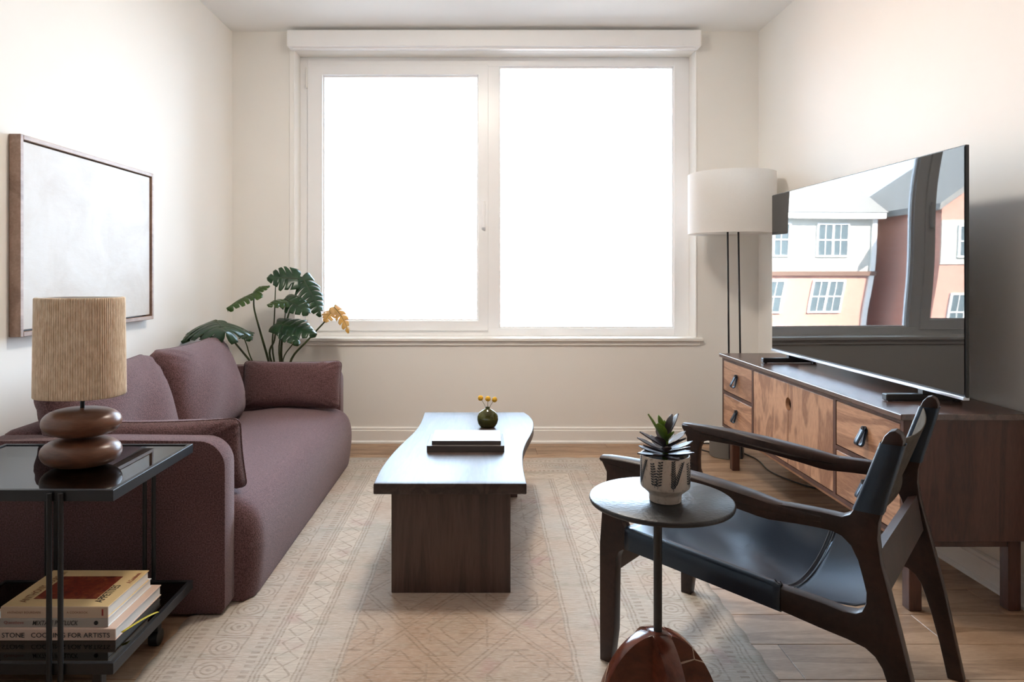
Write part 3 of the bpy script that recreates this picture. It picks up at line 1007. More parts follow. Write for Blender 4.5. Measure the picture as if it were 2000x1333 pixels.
pebble(LC.z + 0.0005, 0.079, 0.106, 0.0)
pebble(LC.z + 0.084, 0.078, 0.104, 0.001)
MB().tube([LC + Vector((0.003, 0, 0.075)), LC + Vector((0.003, 0, 0.092))], 0.006, 12).build('rod', 'black_metal', tl, 40)
MB().tube([LC + Vector((0.003, 0, 0.160)), LC + Vector((0.003, 0, 0.40))], 0.006, 12).build('rod', 'black_metal', tl, 40)
# shade with upright cords
SH0, SH1 = LC.z + 0.196, LC.z + 0.470
nc = 112
sp = 6


def shade_pt(k, z, rib):
    a = 2 * PI * k
    ca, sa = math.cos(a), math.sin(a)
    f = (abs(ca) ** 2.5 + abs(sa) ** 2.5) ** (-1 / 2.5)
    tz = (z - SH0) / (SH1 - SH0)
    rx = 0.112 - 0.003 * tz
    ry = 0.088 - 0.003 * tz
    return Vector((LC.x - 0.003 + (rx * f + rib) * ca, LC.y + (ry * f + rib) * sa, z))


shade = MB()
rows = []
zs = [(SH0, -.007), (SH0, -0.002), (SH0 + 0.003, 0.0), (SH0 + .02, .0)] + [(SH0 + (SH1 - SH0) * t / 10, 0) for t in range(1, 10)] + [(SH1 - .02, 0.0), (SH1 - 0.003, 0.0), (SH1, -0.002), (SH1, -.007)]
NK = nc * sp
for z, ins in zs:
    rows.append([shade_pt(k / NK, z, ins + 0.0030 * abs(math.sin(PI * (k % sp) / sp + 0.001)) ** 0.7) for k in range(NK + 1)])
shade.grid(rows)
bmesh.ops.remove_doubles(shade.bm, verts=shade.bm.verts[:], dist=1e-6)
shade = shade.build('shade', 'rope', tl, 80)
inner = MB()
inner.grid([[shade_pt(k / 64, z, -0.007) for k in range(65)] for z in (SH0, SH1)])
inner.build('shade_lining', 'linen', tl, 60)
MB().box(LC.x - .095, LC.x + .09, LC.y - .003, LC.y + .003, SH1 - 0.03, SH1 - 0.026).build('shade_spider', 'black_metal', tl)


# cook books on the shelf: spine faces the camera, long side along x
def shelf_book(label, x0, x1, y0, y1, z0, z1, cover, spine, pages='white_paper', board=0.0025, name='cookbook'):
    bk = thing(name, label, 'book', ((x0 + x1) / 2, (y0 + y1) / 2, z0), 'cook books on the glass shelf')
    MB().box(x0 + .003, x1 - .003, y0 + .002, y1 - .003, z0 + board, z1 - board).build('pages', pages, bk)
    MB().box(x0, x1, y0, y1, z1 - board, z1, 0.0008, 1).build('front_cover', cover, bk)
    MB().box(x0, x1, y0, y1, z0, z0 + board, 0.0008, 1).build('back_cover', cover, bk)
    MB().box(x0, x1, y0 - 0.002, y0 + 0.001, z0, z1, 0.001, 1).build('spine', spine, bk)
    return bk


zb = GS
b3 = shelf_book('thick pale pink cookbook with ribbon at the bottom of the stack', -1.345, -0.966, 1.792, 2.045, zb, zb + 0.031, 'spine_pink', 'spine_pink')
b3z = zb + 0.031
text_mesh('MINA STONE   COOKING FOR ARTISTS', 'spine_lettering', 'ink', b3, (-1.315, 1.7885, zb + 0.009), (1, 0, 0), (0, 0, 1), 0.0125, 0.335, weight=0.005)
rb = MB()
P = []
for i in range(13):
    t = i / 12
    p = Vector((-0.955, 1.80, zb + 0.0165)).lerp(Vector((-0.925, 1.935, GS + 0.004)), t)
    p += Vector((0.012 * math.sin(t * 3), 0, 0.010 * math.sin(t * PI)))
    P.append([p + Vector((-0.004, 0.003, 0.0)), p + Vector((0.004, -0.003, 0.001))])
rb.grid(P)
rb = rb.build('ribbon_marker', 'ribbon', b3, 60)
rb.modifiers.new('thickness', 'SOLIDIFY').thickness = 0.0006
b2k = shelf_book('thin grey cookbook in the middle of the stack', -1.300, -0.990, 1.800, 2.035, b3z, b3z + 0.024, 'white_board', 'spine_grey')
text_mesh('Questlove', 'author_lettering', 'ink_red', b2k, (-1.263, 1.7965, b3z + 0.0085), (1, 0, 0), (0, 0, 1), 0.0085, 0.052)
text_mesh('MIXTAPE POTLUCK', 'title_lettering', 'ink', b2k, (-1.188, 1.7965, b3z + 0.006), (1, 0, 0), (0, 0, 1), 0.0125, 0.120, shear=0.25, weight=0.006)
dm = MB()
dm.prism([[(0.0055 * math.cos(a * PI / 10), 0.0055 * math.sin(a * PI / 10)) for a in range(20)]], lambda a, b, t: Vector((-1.021 + a, t, b3z + 0.012 + b)), 1.7965, 1.7985)
dm.build('publisher_mark', 'ink', b2k)
b2z = b3z + 0.024
b1k = shelf_book('cream cookbook with a dark red cover picture on top of the stack', -1.273, -0.990, 1.800, 2.020, b2z, b2z + 0.030, 'cream_card', 'spine_cream')
b1z = b2z + 0.030
MB().box(-1.215, -1.045, 1.842, 1.978, b1z, b1z + 0.0006).build('cover_picture', 'cover_picture', b1k)
text_mesh('ANTHONY BOURDAIN', 'author_lettering', 'ink_brown', b1k, (-1.255, 1.7965, b2z + 0.013), (1, 0, 0), (0, 0, 1), 0.0055, 0.088)
text_mesh('A COOKBOOK', 'title_lettering', 'ink_brown', b1k, (-1.098, 1.7965, b2z + 0.013), (1, 0, 0), (0, 0, 1), 0.0055, 0.056)
MB().box(-1.006, -1.002, 1.7968, 1.799, b2z + 0.007, b2z + 0.024).build('publisher_mark', 'ink_red', b1k)
text_mesh('APPETITES', 'cover_lettering', 'ink', b1k, (-1.020, 1.822, b1z + 0.0006), (0, 1, 0), (-1, 0, 0), 0.022, 0.100, weight=0.008)
text_mesh('A Cookbook', 'cover_subtitle', 'ink_red', b1k, (-1.002, 1.935, b1z + 0.0006), (0, 1, 0), (-1, 0, 0), 0.014, 0.065, weight=0.008)
text_mesh('ANTHONY', 'cover_author', 'ink_brown', b1k, (-1.222, 1.822, b1z + 0.0006), (0, 1, 0), (-1, 0, 0), 0.022, 0.100, weight=0.008)
text_mesh('BOURDAIN', 'cover_author', 'ink_brown', b1k, (-1.222, 1.932, b1z + 0.0006), (0, 1, 0), (-1, 0, 0), 0.018, 0.075, weight=0.008)

# ------------------------------------------------------------------ coffee table
ct = thing('coffee_table', 'long dark wood coffee table with wavy edges and slab legs on the rug', 'table', (-0.1, 2.9, RZ))
CTZ = 0.403
left = [(-0.372, 2.300), (-0.374, 2.40), (-0.373, 2.50), (-0.366, 2.62), (-0.352, 2.76), (-0.330, 2.92), (-0.310, 3.07), (-0.301, 3.20), (-0.300, 3.34), (-0.302, 3.485)]
right = [(0.205, 3.485), (0.226, 3.40), (0.236, 3.28), (0.228, 3.14), (0.206, 3.00), (0.178, 2.86), (0.157, 2.72), (0.147, 2.58), (0.143, 2.45), (0.144, 2.300)]
lp = [(p.x, p.y) for p in crom([(a, b, 0) for a, b in left], 3)] + [(p.x, p.y) for p in crom([(a, b, 0) for a, b in right], 3)]
MB().prism([lp], lambda a, b, t: Vector((a, b, t)), CTZ - 0.038, CTZ, 0.005).build('tabletop', 'table_top', ct, 35)
MB().box(-0.319, 0.092, 2.355, 2.395, RZ, CTZ - 0.038, 0.0015, 1).build('leg_slab', 'table_leg', ct)
MB().box(-0.255, 0.165, 3.36, 3.40, RZ, CTZ - 0.038, 0.0015, 1).build('leg_slab', 'table_leg', ct)
MB().box(-0.235, 0.120, 2.41, 2.47, CTZ - 0.052, CTZ - 0.038, 0.001, 1).build('cleat', 'table_leg', ct)


def table_book(label, x0, x1, y0, y1, z0, z1, cover, name='coffee_table_book'):
    bk = thing(name, label, 'book', ((x0 + x1) / 2, (y0 + y1) / 2, z0), 'books on the coffee table')
    bd_ = 0.003
    MB().box(x0 + .004, x1 - .004, y0 + .003, y1 - .004, z0 + bd_, z1 - bd_).build('pages', 'white_paper', bk)
    MB().box(x0, x1, y0, y1, z1 - bd_, z1, 0.001, 1).build('front_cover', cover, bk)
    MB().box(x0, x1, y0, y1, z0, z0 + bd_, 0.001, 1).build('back_cover', cover, bk)
    MB().box(x0, x1, y0 - .001, y0 + .003, z0, z1, 0.001, 1).build('spine', 'dark_board', bk)
    return bk


table_book('wide charcoal hardback lying on the coffee table under a white book', -0.226, 0.081, 2.700, 2.905, CTZ, CTZ + 0.026, 'dark_board')
table_book('white covered book on top of the charcoal hardback', -0.207, 0.068, 2.716, 2.900, CTZ + 0.026, CTZ + 0.042, 'white_board')

# vase with yellow billy buttons
VC = Vector(((952.5 - VX) / FPX * 3.14, 3.14, CTZ))
vs_ = thing('bud_vase', 'small round olive glass bud vase on the coffee table', 'vase', VC)
prof = [(0.026, 0.0), (0.034, 0.003), (0.044, 0.018), (0.0485, 0.036), (0.047, 0.052), (0.038, 0.070), (0.022, 0.081), (0.011, 0.086), (0.010, 0.092), (0.013, 0.095)]
inner_p = [(r - 0.003, z + 0.002) for r, z in prof[::-1]]
MB().lathe(prof + [(0.009, 0.095)] + [(max(r - 0.0035, 0.002), max(z, 0.005)) for r, z in prof[::-1][1:]], VC, 40, 1, 0.7).build('body', 'vase', vs_, 60)
for (px, py) in ((938.5, 778), (953, 779.5), (966, 781)):
    top = at(px, py, 3.14)
    st_ = thing('billy_button', {938.5: 'yellow ball flower leaning toward the sofa in the bud vase', 953: 'yellow ball flower in the middle of the bud vase', 966: 'yellow ball flower leaning toward the television in the bud vase'}[px], 'flower', (VC.x, VC.y, VC.z + 0.006), 'yellow flowers in the bud vase')
    c0 = VC + Vector(((top.x - VC.x) * -0.5, 0, 0.01))
    c1 = VC + Vector(((top.x - VC.x) * 0.25, 0, 0.09))
    MB().tube(crom([c0, c1, top], 4), 0.0012, 6).build('stalk', 'stalk', st_, 60)
    hb = MB()
    bmesh.ops.create_icosphere(hb.bm, subdivisions=3, radius=0.0125, matrix=Matrix.Translation(top))
    for v in hb.bm.verts:
        dd = (v.co - top)
        v.co = top + dd * (1 + 0.07 * random.uniform(-1, 1))
    hb.build('bloom', 'yellow_bloom', st_, 180)

# ------------------------------------------------------------------ sideboard
sbd = thing('sideboard', 'long walnut sideboard with drawers and doors under the television', 'sideboard', (1.57, 3.06, 0))
BY0, BY1, BXF, BXK, BZ0, BZ1 = 2.215, 3.900, 1.362, 1.775, 0.240, 0.655
MB().box(BXF - 0.014, BXK, BY0 - 0.010, BY1 + 0.012, BZ1 - 0.020, BZ1, 0.003, 2).build('top', 'walnut_top', sbd)
MB().box(BXF, BXK, BY0, BY0 + 0.018, BZ0, BZ1 - 0.020, 0.001, 1).build('side_panel', 'walnut_dark', sbd)
MB().box(BXF, BXK, BY1 - 0.018, BY1, BZ0, BZ1 - 0.020, 0.001, 1).build('side_panel', 'walnut_dark', sbd)
MB().box(BXF, BXK, BY0 + .018, BY1 - .018, BZ0, BZ0 + 0.016).build('bottom_panel', 'walnut_dark', sbd)
MB().box(BXK - 0.01, BXK, BY0 + .018, BY1 - .018, BZ0 + .016, BZ1 - .02).build('back_panel', 'walnut_dark', sbd)
MB().box(BXF, BXF + 0.02, BY0 + .018, BY1 - .018, BZ1 - 0.034, BZ1 - 0.020).build('front_rail', 'walnut_dark', sbd)
DV = [2.652, 3.463]
for y in DV:
    MB().box(BXF, BXK - .01, y - 0.010, y + 0.010, BZ0 + .016, BZ1 - .034).build('divider', 'walnut_dark', sbd)
zlo, zhi, zmid = BZ0 + 0.016, BZ1 - 0.034, 0.440
for (a, b) in ((BY0 + .018, DV[0] - .01), (DV[1] + .01, BY1 - .018)):
    MB().box(BXF, BXF + 0.03, a, b, zmid - 0.008, zmid + 0.008).build('drawer_rail', 'walnut_dark', sbd)


def pull(par, y, z):
    """leather loop with a button"""
    b = MB()
    w2 = 0.014
    path = [(-0.004, 0.016), (-0.010, 0.008), (-0.020, -0.012), (-0.032, -0.034), (-0.034, -0.044), (-0.026, -0.050), (-0.017, -0.046), (-0.012, -0.030), (-0.007, -0.008), (-0.002, 0.010)]
    pp = crom([(a, c, 0) for a, c in path], 3)
    P = [[Vector((BXF + 0.002 + p.x, y - w2, z + p.y)), Vector((BXF + 0.002 + p.x, y + w2, z + p.y))] for p in pp]
    b.grid(P)
    o = b.build('handle', 'leather', par, 60)
    sm = o.modifiers.new('thickness', 'SOLIDIFY'); sm.thickness = 0.0025
    k = MB()
    k.prism([[(0.009 * math.cos(a * PI / 8), 0.009 * math.sin(a * PI / 8)) for a in range(16)]], lambda a, c, t: Vector((t, y + a, z + 0.010 + c)), BXF + 0.002, BXF - 0.012, 0.002)
    k.build('handle_button', 'black_metal', par, 40)


g = 0.003
for (a, b) in ((BY0 + .018, DV[0] - .01), (DV[1] + .01, BY1 - .018)):
    for (z0, z1) in ((zlo, zmid - .008), (zmid + .008, zhi)):
        dr = MB().box(BXF + 0.001, BXF + 0.020, a + g, b - g, z0 + g, z1 - g, 0.0012, 1).build('drawer', 'walnut', sbd)
        MB().box(BXF + 0.020, BXK - 0.05, a + .012, b - .012, z0 + .012, z1 - .02).build('drawer_box', 'walnut_dark', dr)
        pull(dr, (a + b) / 2, (z0 + z1) / 2 + 0.012)
ym = (DV[0] + DV[1]) / 2
hz = 0.525
for sgn in (-1, 1):
    y_in, y_out = ym + sgn * 0.0015, (DV[0] + .01 + g if sgn < 0 else DV[1] - .01 - g)
    pts = [(y_in, zlo + g)]
    for k in range(0, 13):
        a = -PI / 2 + PI * k / 12
        pts.append((y_in + sgn * 0.025 * math.cos(a), hz + 0.030 * math.sin(a)))
    pts += [(y_in, zhi - g), (y_out, zhi - g), (y_out, zlo + g)]
    MB().prism([pts], lambda a, c, t: Vector((t, a, c)), BXF + 0.001, BXF + 0.020, 0.001).build('door', 'walnut_door', sbd)
MB().box(BXF + 0.10, BXF + 0.11, DV[0] + .01, DV[1] - .01, zlo, zhi).build('dark_interior_sheet', 'black_plastic', sbd)  # black sheet standing in for shade behind the door cutouts
LGX = (1.398, 1.724)
for x in LGX:
    for y in (2.242, 3.840):
        MB().box(x, x + 0.042, y, y + 0.042, 0.0, BZ0 - 0.0, 0.003, 1).build('leg', 'walnut_dark', sbd)
MB().box(LGX[0] + .004, LGX[0] + 0.030, 2.284, 3.840, BZ0 - 0.036, BZ0, 0.002, 1).build('base_rail', 'walnut', sbd)
MB().box(LGX[1] + .010, LGX[1] + 0.036, 2.284, 3.840, BZ0 - 0.036, BZ0, 0.002, 1).build('base_rail', 'walnut', sbd)
for y in (2.246, 3.850):
    MB().box(LGX[0] + 0.042, LGX[1], y, y + 0.026, BZ0 - 0.030, BZ0, 0.002, 1).build('base_rail', 'walnut_dark', sbd)

# ------------------------------------------------------------------ television
tv = thing('television', 'large flat television reflecting the window on the sideboard', 'television', (1.57, 2.95, BZ1))
VY0, VY1, VZ0, VZ1, VXF = 2.226, 3.672, 0.702, 1.532, 1.560
b = MB().box(VXF + .001, VXF + 0.014, VY0, VY1, VZ0, VZ1, 0.002, 1)
b.build('casing', 'tv_bezel', tv)
MB().box(VXF + 0.014, VXF + 0.052, VY0 + 0.18, VY1 - 0.18, VZ0 + 0.03, VZ0 + 0.45, 0.008, 2).build('rear_housing', 'black_plastic', tv)
sc = MB()
P = []
for i in range(41):
    tz = i / 40
    P.append([(VXF - 0.0012, VY0 + 0.004 + (VY1 - VY0 - 0.008) * k / 60, VZ0 + 0.012 + (VZ1 - VZ0 - 0.016) * tz) for k in range(61)])
sc.grid(P)
sc = sc.build('screen', 'screen', tv, 180)
if sc.data.polygons[0].normal.x > 0:
    sc.data.flip_normals()
# the thin panel is very slightly warped: tilt of its surface in a smooth sweep from bottom to top
nrm = []
for v in sc.data.vertices:
    tz = (v.co.z - VZ0) / (VZ1 - VZ0)
    ty = (v.co.y - VY0) / (VY1 - VY0)
    eps = 0.014 * (1 - max(0.0, (tz - 0.25) / 0.75) ** 2) - 0.003 + 0.002 * math.sin(9 * tz)
    nrm.append(Vector((-1, -eps, 0.004 * math.sin(PI * ty) * (tz - 0.5))).normalized())
sc.data.normals_split_custom_set_from_vertices(nrm)
MB().box(VXF - 0.0060, VXF + 0.014, VY0, VY1, VZ0 - 0.006, VZ0 + 0.004, 0.001, 1).build('bottom_trim', 'silver', tv)
for yy in (2.43, 3.465):
    ft = MB()
    ft.box(1.425, 1.700, yy, yy + 0.030, BZ1 + .003, BZ1 + 0.026, 0.003, 1)
    ft.box(VXF + 0.015, VXF + 0.045, yy + .002, yy + 0.028, BZ1 + 0.02, VZ0 + 0.03)
    ft.box(VXF - 0.004, VXF + 0.03, yy + .002, yy + 0.028, BZ1 + 0.02, VZ0 - 0.004)
    ft.build('stand_foot', 'black_plastic', tv)
    for xx in (1.432, 1.680):
        MB().box(xx, xx + .014, yy + .004, yy + .026, BZ1, BZ1 + .004).build('rubber_pad', 'black_plastic', tv)

tv.rotation_euler.z = 0.014

# ------------------------------------------------------------------ floor lamp
FL = Vector((1.492, 4.15, 0))
fl = thing('floor_lamp', 'floor lamp with a white drum shade on two thin black poles', 'lamp', FL)
MB().lathe([(0.095, 0.0), (0.100, 0.004), (0.100, 0.150), (0.096, 0.154)], (FL.x - 0.012, FL.y + 0.012, 0), 48).build('base', 'grey_drum', fl, 40)
for (x0, x1) in ((1.459, 1.472), (1.530, 1.535)):
    MB().tube([(x0, FL.y - 0.10, 0.010), (x1, FL.y - 0.02, 1.70)], 0.0055, 12).build('pole', 'black_metal', fl, 40)
R = 0.254
SC = (1.505, FL.y)
sh = MB()
sh.lathe([(R, 1.352), (R, 1.716), (R - 0.003, 1.716), (R - 0.003, 1.352), (R, 1.352)], (SC[0], SC[1], 0), 64, cap=False)
sh.build('shade', 'linen', fl, 40)
MB().lathe([(R - 0.004, 0), (R - 0.004, 0.003)], (SC[0], SC[1], 1.362), 48).build('diffuser', 'linen', fl, 40)
MB().tube([(SC[0] - R + .004, SC[1], 1.700), (SC[0] + R - .004, SC[1], 1.700)], 0.003, 8).build('shade_spider', 'black_metal', fl, 40)
cp = crom([(1.40, 4.22, 0.006), (1.36, 4.30, 0.005), (1.36, 4.40, 0.005), (1.50, 4.42, 0.005), (1.62, 4.10, 0.005), (1.60, 3.80, 0.005), (1.68, 3.55, 0.005), (1.76, 3.5, 0.005)], 8)
MB().tube(cp, 0.004, 8).build('cord', 'black_plastic', fl, 60)

# ------------------------------------------------------------------ armchair
Fn = Vector((0.348, 1.934, 0))
Wn = Vector((0.3735, 0.441, 0)).normalized()
Dn = Vector((0.587, -0.49, 0)).normalized()
CW = 0.578


def ch(u, v, z):
    return Fn + Dn * u + Wn * v + Vector((0, 0, z))


chair = thing('lounge_chair', 'dark wood lounge chair with a slung black leather seat and back', 'chair', ch(0.38, CW / 2, 0))
outer = [(-0.023, 0.008), (-0.024, 0.12), (-0.024, 0.34), (-0.016, 0.446), (-0.002, 0.530), (-0.002, 0.548), (-0.012, 0.566), (-0.020, 0.580), (-0.018, 0.588),
         (0.005, 0.588), (0.105, 0.586), (0.22, 0.580), (0.331, 0.570), (0.402, 0.561), (0.449, 0.556), (0.489, 0.559), (0.559, 0.560), (0.603, 0.559), (0.619, 0.568), (0.628, 0.583),
         (0.640, 0.616), (0.660, 0.676), (0.680, 0.736), (0.687, 0.754), (0.697, 0.766), (0.708, 0.769), (0.719, 0.762), (0.724, 0.748), (0.722, 0.730), (0.715, 0.706), (0.693, 0.625), (0.677, 0.560),
         (0.675, 0.524), (0.681, 0.475), (0.696, 0.413), (0.718, 0.323), (0.738, 0.235), (0.762, 0.110), (0.783, 0.0), (0.744, 0.0), (0.726, 0.09), (0.706, 0.170), (0.692, 0.215), (0.683, 0.242), (0.669, 0.263), (0.650, 0.276), (0.616, 0.283), (0.556, 0.290),
         (0.466, 0.303), (0.264, 0.322), (0.166, 0.331), (0.066, 0.341), (0.050, 0.339), (0.038, 0.330), (0.030, 0.310), (0.027, 0.273), (0.024, 0.10), (0.012, 0.008)]
hole = [(0.056, 0.402), (0.046, 0.420), (0.038, 0.440), (0.037, 0.475), (0.040, 0.515), (0.050, 0.538), (0.072, 0.546), (0.16, 0.545), (0.26, 0.538), (0.357, 0.525), (0.417, 0.516), (0.443, 0.514), (0.508, 0.519), (0.559, 0.521), (0.583, 0.520), (0.602, 0.514), (0.621, 0.497), (0.635, 0.468), (0.645, 0.431),
        (0.652, 0.400), (0.651, 0.375), (0.643, 0.356), (0.631, 0.348), (0.605, 0.345), (0.556, 0.351), (0.466, 0.357), (0.264, 0.380), (0.10, 0.396), (0.068, 0.398)]
TH = 0.036


def side(v0, v1):
    o = MB().prism([outer, hole], lambda a, b, t: ch(a, t, b), v0, v1, 0.006).build('side_frame', 'chair_wood', chair, 40)
    return o


side(0.0, TH)
side(CW - TH, CW)


def armrest(vo, sgn):
    """flat widened top of the arm"""
    b = MB()
    st_ = [(-0.022, 0.575, 0.590, 0.030), (0.0, 0.568, 0.592, 0.036), (0.06, 0.562, 0.593, 0.042), (0.16, 0.556, 0.591, 0.050), (0.26, 0.548, 0.584, 0.054), (0.34, 0.540, 0.575, 0.054), (0.41, 0.534, 0.566, 0.048), (0.46, 0.530, 0.558, 0.040), (0.52, 0.530, 0.557, 0.034), (0.56, 0.532, 0.554, 0.030)]
    P = []
    for (u, z0, z1, w) in st_:
        a, c = vo - sgn * 0.002, vo + sgn * (w - 0.002)
        zm = (z0 + z1) / 2
        r = 0.006
        sec = [(a, z0 + r), (a, z1 - r), (a + sgn * r, z1), (c - sgn * r, z1), (c, z1 - r), (c, z0 + r * 1.5), (c - sgn * r * 2, z0), (a + sgn * r, z0), (a, z0 + r)]
        P.append([ch(u, v, z) for v, z in sec])
    b.grid(P)
    for rowp in (P[0], P[-1]):
        b.bm.faces.new([b.bm.verts.new(p) for p in rowp[:-1]])
    bmesh.ops.remove_doubles(b.bm, verts=b.bm.verts[:], dist=1e-6)
    b.build('armrest', 'chair_wood', chair, 45)


armrest(0.0, 1)
armrest(CW, -1)


def crossbar(name, poly):
    MB().prism([poly], lambda a, b, t: ch(a, t, b), TH - 0.001, CW - TH + 0.001, 0.003).build(name, 'chair_wood', chair)


crossbar('front_rail', [(0.000, 0.268), (0.022, 0.268), (0.030, 0.335), (0.008, 0.335)])
crossbar('rear_rail', [(0.690, 0.395), (0.668, 0.390), (0.652, 0.480), (0.674, 0.488)])


# slung leather seat
def rail_top(u):
    return 0.401 - (u - 0.06) * (0.401 - 0.352) / 0.50


def rail_bot(u):
    return 0.342 - (u - 0.06) * (0.342 - 0.290) / 0.50


seat = MB()
P = []
NU, NV = 22, 26
for i in range(NU + 1):
    u = 0.058 + (0.470 - 0.058) * i / NU
    zt, zb_ = rail_top(u) + 0.004, rail_bot(u) - 0.003
    rowp = [ch(u, TH + 0.003, zb_), ch(u, 0.010, zb_), ch(u, -0.0035, zb_ + 0.006), ch(u, -0.004, (zt + zb_) / 2), ch(u, -0.004, zt - 0.010), ch(u, 0.001, zt - 0.002), ch(u, 0.010, zt)]
    t = i / NU
    sag = 0.020 + 0.055 * t ** 1.2
    for j in range(1, NV):
        s_ = j / NV
        v = 0.010 + (CW - 0.020) * s_
        e = 1 - (2 * s_ - 1) ** 2
        ripple = (0.008 * math.sin(9 * t + 5 * s_) + 0.005 * math.sin(13 * s_ + 7 * t)) * e * (1 - t ** 4)
        rowp.append(ch(u, v, zt - sag * e ** 0.8 + ripple))
    rowp += [ch(u, CW - 0.010, zt), ch(u, CW - 0.001, zt - 0.002), ch(u, CW + 0.004, zt - 0.010), ch(u, CW + 0.004, (zt + zb_) / 2), ch(u, CW + 0.0035, zb_ + 0.006), ch(u, CW - 0.010, zb_), ch(u, CW - TH - 0.003, zb_)]
    P.append(rowp)
seat.grid(P)
so = seat.build('seat_sling', 'leather', chair, 50)
so.modifiers.new('thickness', 'SOLIDIFY').thickness = 0.003
# tongue behind the stitched line, free at both sides with rounded corners
tg = MB()
P = []
for i in range(13):
    t = i / 12
    rowp = []
    for j in range(NV + 1):
        s_ = j / NV
        e = 1 - (2 * s_ - 1) ** 2
        edge_in = 0.020 + 0.10 * t ** 2.4
        v = edge_in + (CW - 2 * edge_in) * s_
        u = 0.462 + 0.185 * t * (0.55 + 0.45 * e ** 0.4)
        sagc = 0.075 * (1 - (2 * (v / CW) - 1) ** 2) ** 0.8
        z = rail_top(u) + 0.003 - sagc + 0.030 * t ** 2 * e
        z += 0.012 * t * (1 - e)
        rowp.append(ch(u, v, z))
    P.append(rowp)
tg.grid(P)
to = tg.build('seat_flap', 'leather', chair, 50)
to.modifiers.new('thickness', 'SOLIDIFY').thickness = 0.003
for off in (0.458, 0.470):
    s2 = MB()
    pts = []
    for j in range(NV + 1):
        s_ = j / NV
        v = 0.012 + (CW - 0.024) * s_
        e = 1 - (2 * s_ - 1) ** 2
        t = (min(off, 0.468) - 0.058) / (0.470 - 0.058)
        pts.append(ch(off - 0.004, v, rail_top(off) + 0.0075 - (0.020 + 0.055 * t ** 1.2) * e ** 0.8 + (0.008 * math.sin(9 * t + 5 * s_) + 0.005 * math.sin(13 * s_ + 7 * t)) * e * (1 - t ** 4)))
    s2.tube(pts, 0.0013, 6).build('stitching', 'stitch', chair, 60)


# back sling: a sleeve round each rear post and a panel hung between them
def post_c(z):
    """front and rear edge of the post at height z"""
    fr = [(0.575, 0.624), (0.60, 0.634), (0.65, 0.6515), (0.70, 0.668), (0.74, 0.6815)]
    rr = [(0.575, 0.681), (0.60, 0.6865), (0.65, 0.700), (0.70, 0.7135), (0.74, 0.7235)]

    def ip(tab):
        for (za, ua), (zb__, ub) in zip(tab, tab[1:]):
            if z <= zb__:
                return ua + (ub - ua) * (z - za) / (zb__ - za)
        return tab[-1][1]
    return ip(fr), ip(rr)


for v0, v1 in ((-0.003, TH + 0.003), (CW - TH - 0.003, CW + 0.003)):
    b = MB()
    P = []
    for k in range(9):
        z = 0.580 + 0.158 * k / 8
        a, c = post_c(z)
        a -= 0.003; c += 0.003
        r = 0.007
        sec = [(a, v0 + r), (a + r, v0), (c - r, v0), (c, v0 + r), (c, v1 - r), (c - r, v1), (a + r, v1), (a, v1 - r), (a, v0 + r)]
        P.append([ch(u, v, z) for u, v in sec])
    b.grid(P)
    bmesh.ops.remove_doubles(b.bm, verts=b.bm.verts[:], dist=1e-6)
    b.build('back_sleeve', 'leather', chair, 50)
pb = MB()
P = []
for k in range(13):
    z = 0.545 + 0.190 * k / 12
    rowp = []
    for j in range(17):
        s_ = j / 16
        v = TH - 0.004 + (CW - 2 * TH + 0.008) * s_
        e = 1 - (2 * s_ - 1) ** 2
        a, c = post_c(max(z, 0.576))
        dip = 0.012 * e if k == 12 else 0.012 * e * (k / 12)
        rowp.append(ch(a + 0.010 + 0.030 * e, v, z - dip))
    P.append(rowp)
pb.grid(P)
po = pb.build('back_sling', 'suede', chair, 60)
po.modifiers.new('thickness', 'SOLIDIFY').thickness = 0.003

# ------------------------------------------------------------------ drink table with marble foot
DC = Vector((0.402, 1.550, RZ))
dt = thing('drink_table', 'small round black iron drink table on a red marble foot', 'table', DC)
DZ = 0.602
MB().lathe([(0.150, DZ - 0.014), (0.159, DZ - 0.011), (0.161, DZ - 0.006), (0.160, DZ - 0.002), (0.157, DZ)], (DC.x, DC.y, 0), 80).build('top', 'iron', dt, 50)
MB().tube([(DC.x - 0.007, DC.y, 0.295), (DC.x - 0.007, DC.y, DZ - 0.013)], 0.0095, 20).build('stem', 'iron', dt, 40)
MB().lathe([(0.03, DZ - 0.019), (0.03, DZ - 0.013)], (DC.x - 0.007, DC.y, 0), 24).build('mount_plate', 'iron', dt, 40)
hp = 0.300
ell = [(-0.152, RZ)] + [(0.152 * math.cos(PI - PI * k / 40), RZ + (hp - RZ) * math.sin(PI * k / 40) ** 0.92) for k in range(1, 40)] + [(0.152, RZ)]
for ang, w2 in ((math.radians(4), 0.019), (math.radians(100), 0.020)):
    ca, sa = math.cos(ang), math.sin(ang)
    bx_, by_ = DC.x - 0.007, DC.y
    MB().prism([ell], lambda a, b, t: Vector((bx_ + a * ca - t * sa, by_ + a * sa + t * ca, b)), -w2, w2, 0.003).build('marble_slab', 'marble', dt, 40)

# pot and succulent
PC = Vector(((1299 - VX) / FPX * 1.530, 1.530, DZ))
pot = thing('plant_pot', 'cream footed ceramic pot printed with dark leaf sprigs on the drink table', 'pot', PC)
PR, PH = 0.0545, 0.104
prof = [(0.030, 0.0), (0.0345, 0.001), (0.0355, 0.004), (0.0360, 0.016), (0.0385, 0.020), (0.0525, 0.032), (0.0545, 0.036), (0.0545, 0.100), (0.0538, 0.1035), (0.0525, 0.104), (0.0510, 0.1035), (0.0505, 0.100), (0.0505, 0.084), (0.0500, 0.083)]
MB().lathe(prof, PC, 64).build('body', 'pot', pot, 40)
MB().lathe([(0.0503, 0.080), (0.0503, 0.090), (0.001, 0.093)], PC, 40).build('soil', 'soil', pot, 40)


